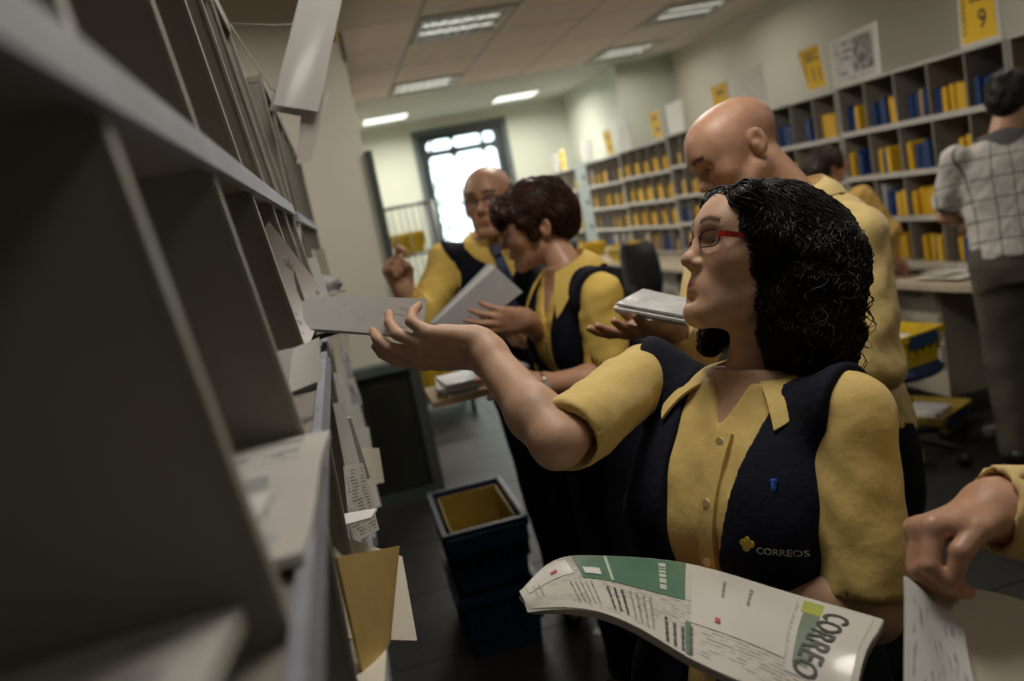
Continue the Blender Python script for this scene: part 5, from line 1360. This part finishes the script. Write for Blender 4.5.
# ---------------------------------------------------------------- 6. woman bent over the near desk
def woman_desk():
    hc, R, s = (2.745, 4.40, 1.440), rotm(95, -28, 0), .97
    neck, rsh, lsh = (2.765, 4.36, 1.315), (2.80, 4.20, 1.270), (2.80, 4.50, 1.270)
    T = Torso((2.56, 4.35, .86), neck, rsh, lsh, PROF_F, .97, .05)
    rel, rwr = (2.90, 4.13, 1.06), (2.98, 4.25, .90); lel, lwr = (2.90, 4.58, 1.05), (3.0, 4.5, .88)
    h1 = dict(e1=(.7, .3, -.5), pn=(0, 0, -1), side=-1, s=.95, curl=((25, 35, 20),) * 4); h2 = dict(h1, side=1)
    hv, hq, ht, HF = head_geo(hc, R, s, T.world(0, .01, T.H - .02), .006, False, .4, 1., .048)
    root = skin_body('person', [(hv, hq, ht), skin_block(T, .6), arm_skin(rsh, rel, rwr, h1, .006, .95), arm_skin(lsh, lel, lwr, h2, .008, .95)], M_skinB)
    tag(root, 'dark-haired woman in a yellow shirt bent over the desk of letters', 'person')
    make_shirt(T, [(rsh, rel, rwr), (lsh, lel, lwr)], mat('shirt_mustard', (.58, .36, .10), .8, .06, 9, .35, 26), root, .009, True, seed=61, t0=-.1, wr=.004)
    F = Field((-.13, -.14, -.16), (.13, .17, .16), .006); F.ell((0, .022, .048), (.090, .112, .092), 0); F.ell((0, .075, -.02), (.085, .065, .09), .03); F.ell((0, -.112, -.04), (.066, .08, .09), .012, 's')
    X, Y, Z = F.grid(); F.d = F.d + waves(X, Y, Z, 71, .003, 110); V, Q = F.mesh(); np_mesh('hair', nv(hc) + s * (V @ R.T), Q, mat('hair_dark_brown', (.030, .014, .008), .5, .3, 60), root)
    strands(F, hc, R, s, 500, MATS['hair_dark_brown'], root, 13, (.04, .07), .004, .04, .0018, .002, None, (0, .4, -.8), 10, 1., 'hair_strands')
    make_collar(T, MATS['shirt_mustard'], root, (.066, .064), .03, .038, .03, 26, .006, .004, lay=.014)
    ev, eq, et = eye_geo(hc, R, s, (0, -1, -.4)); np_mesh('eyes', ev, eq, M_eye, root, tint=et)
    make_trousers(T, [(2.55, 4.26, 0), (2.55, 4.45, 0)], M_trou, M_shoe, root)
woman_desk()

# ---------------------------------------------------------------- 7. person at the right edge: only a sleeve and a hand come into view
def person_edge():
    neck, rsh, lsh = (1.14, .47, 1.47), (.98, .62, 1.41), (1.12, .26, 1.41)
    T = Torso((1.15, .43, .92), neck, rsh, lsh, PROF_M, 1.0)
    rel, rwr = (.825, .665, 1.135), (.578, .712, 1.210)
    lel, lwr = (1.02, .20, 1.13), (.90, .25, .95)
    rh = dict(e1=(-.97, .06, -.02), pn=(-.10, -.42, -.90), side=-1, s=.90, fat=1.10, curl=((60, 58, 26), (64, 62, 30), (68, 66, 34), (72, 70, 36)), spread=(4, 1, -2, -5),
              thumb=[(.022, .010, .028), (.050, .014, .041), (.080, .030, .043), (.094, .054, .036)])
    lh = dict(e1=(-.3, .3, -.8), pn=(-.5, .5, 0), side=1, s=1.05, curl=((25, 35, 20),) * 4)
    hc, R, s = (1.10, .50, 1.625), rotm(-80, -8, 0), 1.03
    hv, hq, ht, HF = head_geo(hc, R, s, T.world(0, .01, T.H - .03), .006, True, .8, 1.05, .058)
    root = skin_body('person', [(hv, hq, ht), skin_block(T, .6), arm_skin(rsh, rel, rwr, rh, .0026, 1.1, r=(.043, .036, .040, .029)), arm_skin(lsh, lel, lwr, lh, .008, 1.08)], M_skinB)
    tag(root, 'person at the right edge, only a pale yellow cuff and a pinching hand in view', 'person')
    make_shirt(T, [(rsh, rel, nv(rwr) + unit(nv(rwr) - nv(rel)) * .014), (lsh, lel, lwr)], M_shirtL, root, .0065, True, seed=77, t0=-.05, fat=1.12)
    F = Field((-.12, -.13, -.11), (.12, .15, .16), .007); F.ell((0, .024, .048), (.082, .102, .086), 0); F.ell((0, -.115, -.03), (.085, .08, .10), .012, 's'); F.cap((0, .01, -.09), (0, .03, -.17), .058, .06, .01, 's')
    V, Q = F.mesh(); np_mesh('hair', nv(hc) + s * (V @ R.T), Q, MATS['hair_dark'], root)
    make_collar(T, M_shirtL, root, (.074, .076), .034, .040, .026, 20, .008, .008, lay=.014)
    ev, eq, et = eye_geo(hc, R, s, (0, -1, -.2)); np_mesh('eyes', ev, eq, M_eye, root, tint=et)
    strands(F, hc, R, s, 500, MATS['hair_dark'], root, 14, (.03, .05), .002, .04, .0018, .002, None, (0, .4, -.8), 8, 1., 'hair_strands')
    make_trousers(T, [(1.10, .55, 0), (1.2, .32, 0)], M_trou, M_shoe, root, .014)
person_edge()
def pinched_envelope():
    t = empty('pinched_envelope', (.46, .70, 1.18)); tag(t, 'large pale envelope held by its corner at the bottom right', 'envelope')
    inv = Matrix.Translation((-.46, -.70, -1.18))
    fr = sheet('front', [(.463, .703, 1.172), (.340, .545, 1.062), (.520, .485, .99), (.600, .700, 1.108)], M_cream, .003, None, 10, 10, wav=.002, seed=3); fr.parent = t; fr.matrix_parent_inverse = inv
    fl = sheet('address_sheet', [(.456, .694, 1.178), (.335, .540, 1.072), (.405, .520, 1.055), (.488, .660, 1.135)], printed('address_print', (.58, .57, .55), (.25, .25, .28), 9, dens=.5), .002, None, 8, 8, wav=.002, seed=4); fl.parent = t; fl.matrix_parent_inverse = inv
pinched_envelope()
# ------------------------------------------------------------------ newspaper bundle draped over the woman's left forearm
def newspaper():
    t = empty('newspaper_bundle', (.30, .83, 1.12)); tag(t, 'wrapped newspaper with a green banner draped over the curly-haired woman\'s forearm', 'newspaper')
    inv = Matrix.Translation((-.30, -.83, -1.12))
    A = [Vector(p) for p in ((.118, .925, 1.160), (.200, .985, 1.158), (.345, .905, 1.132), (.468, .755, 1.100))]     # far edge, left to right
    B = [Vector(p) for p in ((.122, .905, 1.146), (.190, .845, 1.150), (.262, .745, 1.118), (.352, .655, 1.070))]     # near edge
    def cat(P, u):
        q = u * 3; i = min(2, int(q)); f = q - i; p0 = P[max(0, i - 1)]; p1 = P[i]; p2 = P[i + 1]; p3 = P[min(3, i + 2)]
        return .5 * ((2 * p1) + (p2 - p0) * f + (2 * p0 - 5 * p1 + 4 * p2 - p3) * f * f + (3 * p1 - p0 - 3 * p2 + p3) * f ** 3)
    def S(u, v, off=0.):
        a, b = cat(A, u), cat(B, u); p = b.lerp(a, v); p.z += .010 * math.sin(math.pi * v) * u + .0025 * math.sin(17 * u + 4 * v) * u + .004 * math.sin(9 * v + 3 * u) * max(0, u - .6) * 2
        return p + Vector((0, 0, off))
    def add(nm, m, th, off, u0=0., u1=1., v0=0., v1=1., nu=28, nv_=14):
        o = sheet(nm, None, m, th, None, nu, nv_, f=lambda u, v: S(u0 + (u1 - u0) * u, v0 + (v1 - v0) * v, off)); o.parent = t; o.matrix_parent_inverse = inv; return o
    add('pages', M_news, .008, -.005)
    add('front_page', printed('front_page', (.56, .53, .47), (.20, .19, .18), 34, dens=.5), .0012, .0002)
    G = mat('banner_green', (.10, .21, .14), .35, .08, 20, coat=.3)
    add('green_banner', G, .0006, .0014, .33, .615, .50, .985, 12, 8)
    P_ = mat('panel_white', (.64, .62, .57), .3, .04, 10, coat=.5)
    add('white_panel', P_, .0006, .0014, .63, .83, .30, .97, 14, 10)
    add('white_panel', P_, .0006, .0014, .06, .30, .60, .92, 10, 6)
    add('green_stripe', G, .0005, .0016, .615, .63, .02, .30, 3, 8)
    add('masthead_band', mat('band_grey_green', (.20, .25, .19), .4), .0005, .0016, .845, .875, .30, .80, 4, 8)
    add('lime_stripe', mat('stripe_lime', (.42, .45, .10), .4), .0005, .0018, .84, .875, .80, .95, 3, 6)
    M_lt = mat('banner_lettering', (.55, .60, .50), .5); M_gr = mat('grey_ink', (.07, .075, .065), .5)
    add('banner_rule', M_lt, .0004, .0022, .425, .433, .52, .97, 2, 8)
    def put(s, u, v, du, dv, size, m, nm='lettering'):
        vs, fs = text_geo(s, 1., 'LEFT', .012)
        def mp(a, b): return tuple(S(u + du * a * size - dv * b * size * .42, v + dv * a * size + du * b * size * 2.2, .0030))
        o = text_obj(nm, s, 1., m, None, mp, 'LEFT', .012); o.parent = t; o.matrix_parent_inverse = inv
    add('masthead_panel', P_, .0006, .0012, .835, .975, .22, .97, 8, 10)
    put('CORREO', .885, .90, -.06, -1., .165, M_gr)
    # lines of print too fine to read: rows of short strokes running across the page
    rn = random.Random(6)
    def rows(nm, u0, n, du, v0, v1, m, w):
        vs = []; fs = []
        for i in range(n):
            u = u0 + du * i; v = v0
            while v < v1 - .02:
                L = rn.uniform(.02, .07); e = min(v1, v + L); k = len(vs)
                vs += [tuple(S(u, v, .0024)), tuple(S(u + w, v, .0024)), tuple(S(u + w, e, .0024)), tuple(S(u, e, .0024))]; fs.append((k, k + 1, k + 2, k + 3)); v = e + .018
        me = bpy.data.meshes.new(nm); me.from_pydata(vs, [], fs); me.update(); o = link(nm, me, m); o.parent = t; o.matrix_parent_inverse = inv; o['kind'] = 'stuff'
    rows('banner_print', .555, 1, .02, .56, .93, M_lt, .016)
    rows('headline_print', .40, 3, .022, .10, .40, M_gr, .008); rows('headline_print', .56, 4, .022, .03, .26, M_gr, .009)
    M_fg = mat('faint_ink', (.30, .29, .26), .5)
    rows('column_print', .27, 5, .02, .12, .46, M_fg, .005); rows('column_print', .47, 4, .018, .08, .42, M_fg, .005); rows('panel_print', .70, 2, .05, .62, .85, M_fg, .006); rows('margin_print', .10, 2, .03, .30, .70, M_fg, .006)
    m = mat('red_mark', (.45, .04, .04), .5); o = sheet('red_mark', None, m, .0005, None, 3, 3, f=lambda u, v: S(.21 + .03 * u, .70 + .05 * v, .0028)); o.parent = t; o.matrix_parent_inverse = inv
    o = sheet('red_mark', None, m, .0005, None, 3, 3, f=lambda u, v: S(.69 + .012 * u, .36 + .04 * v, .0028)); o.parent = t; o.matrix_parent_inverse = inv
    o = sheet('white_box', None, M_white, .0005, None, 3, 3, f=lambda u, v: S(.345 + .055 * u, .58 + .12 * v, .0026)); o.parent = t; o.matrix_parent_inverse = inv
newspaper()
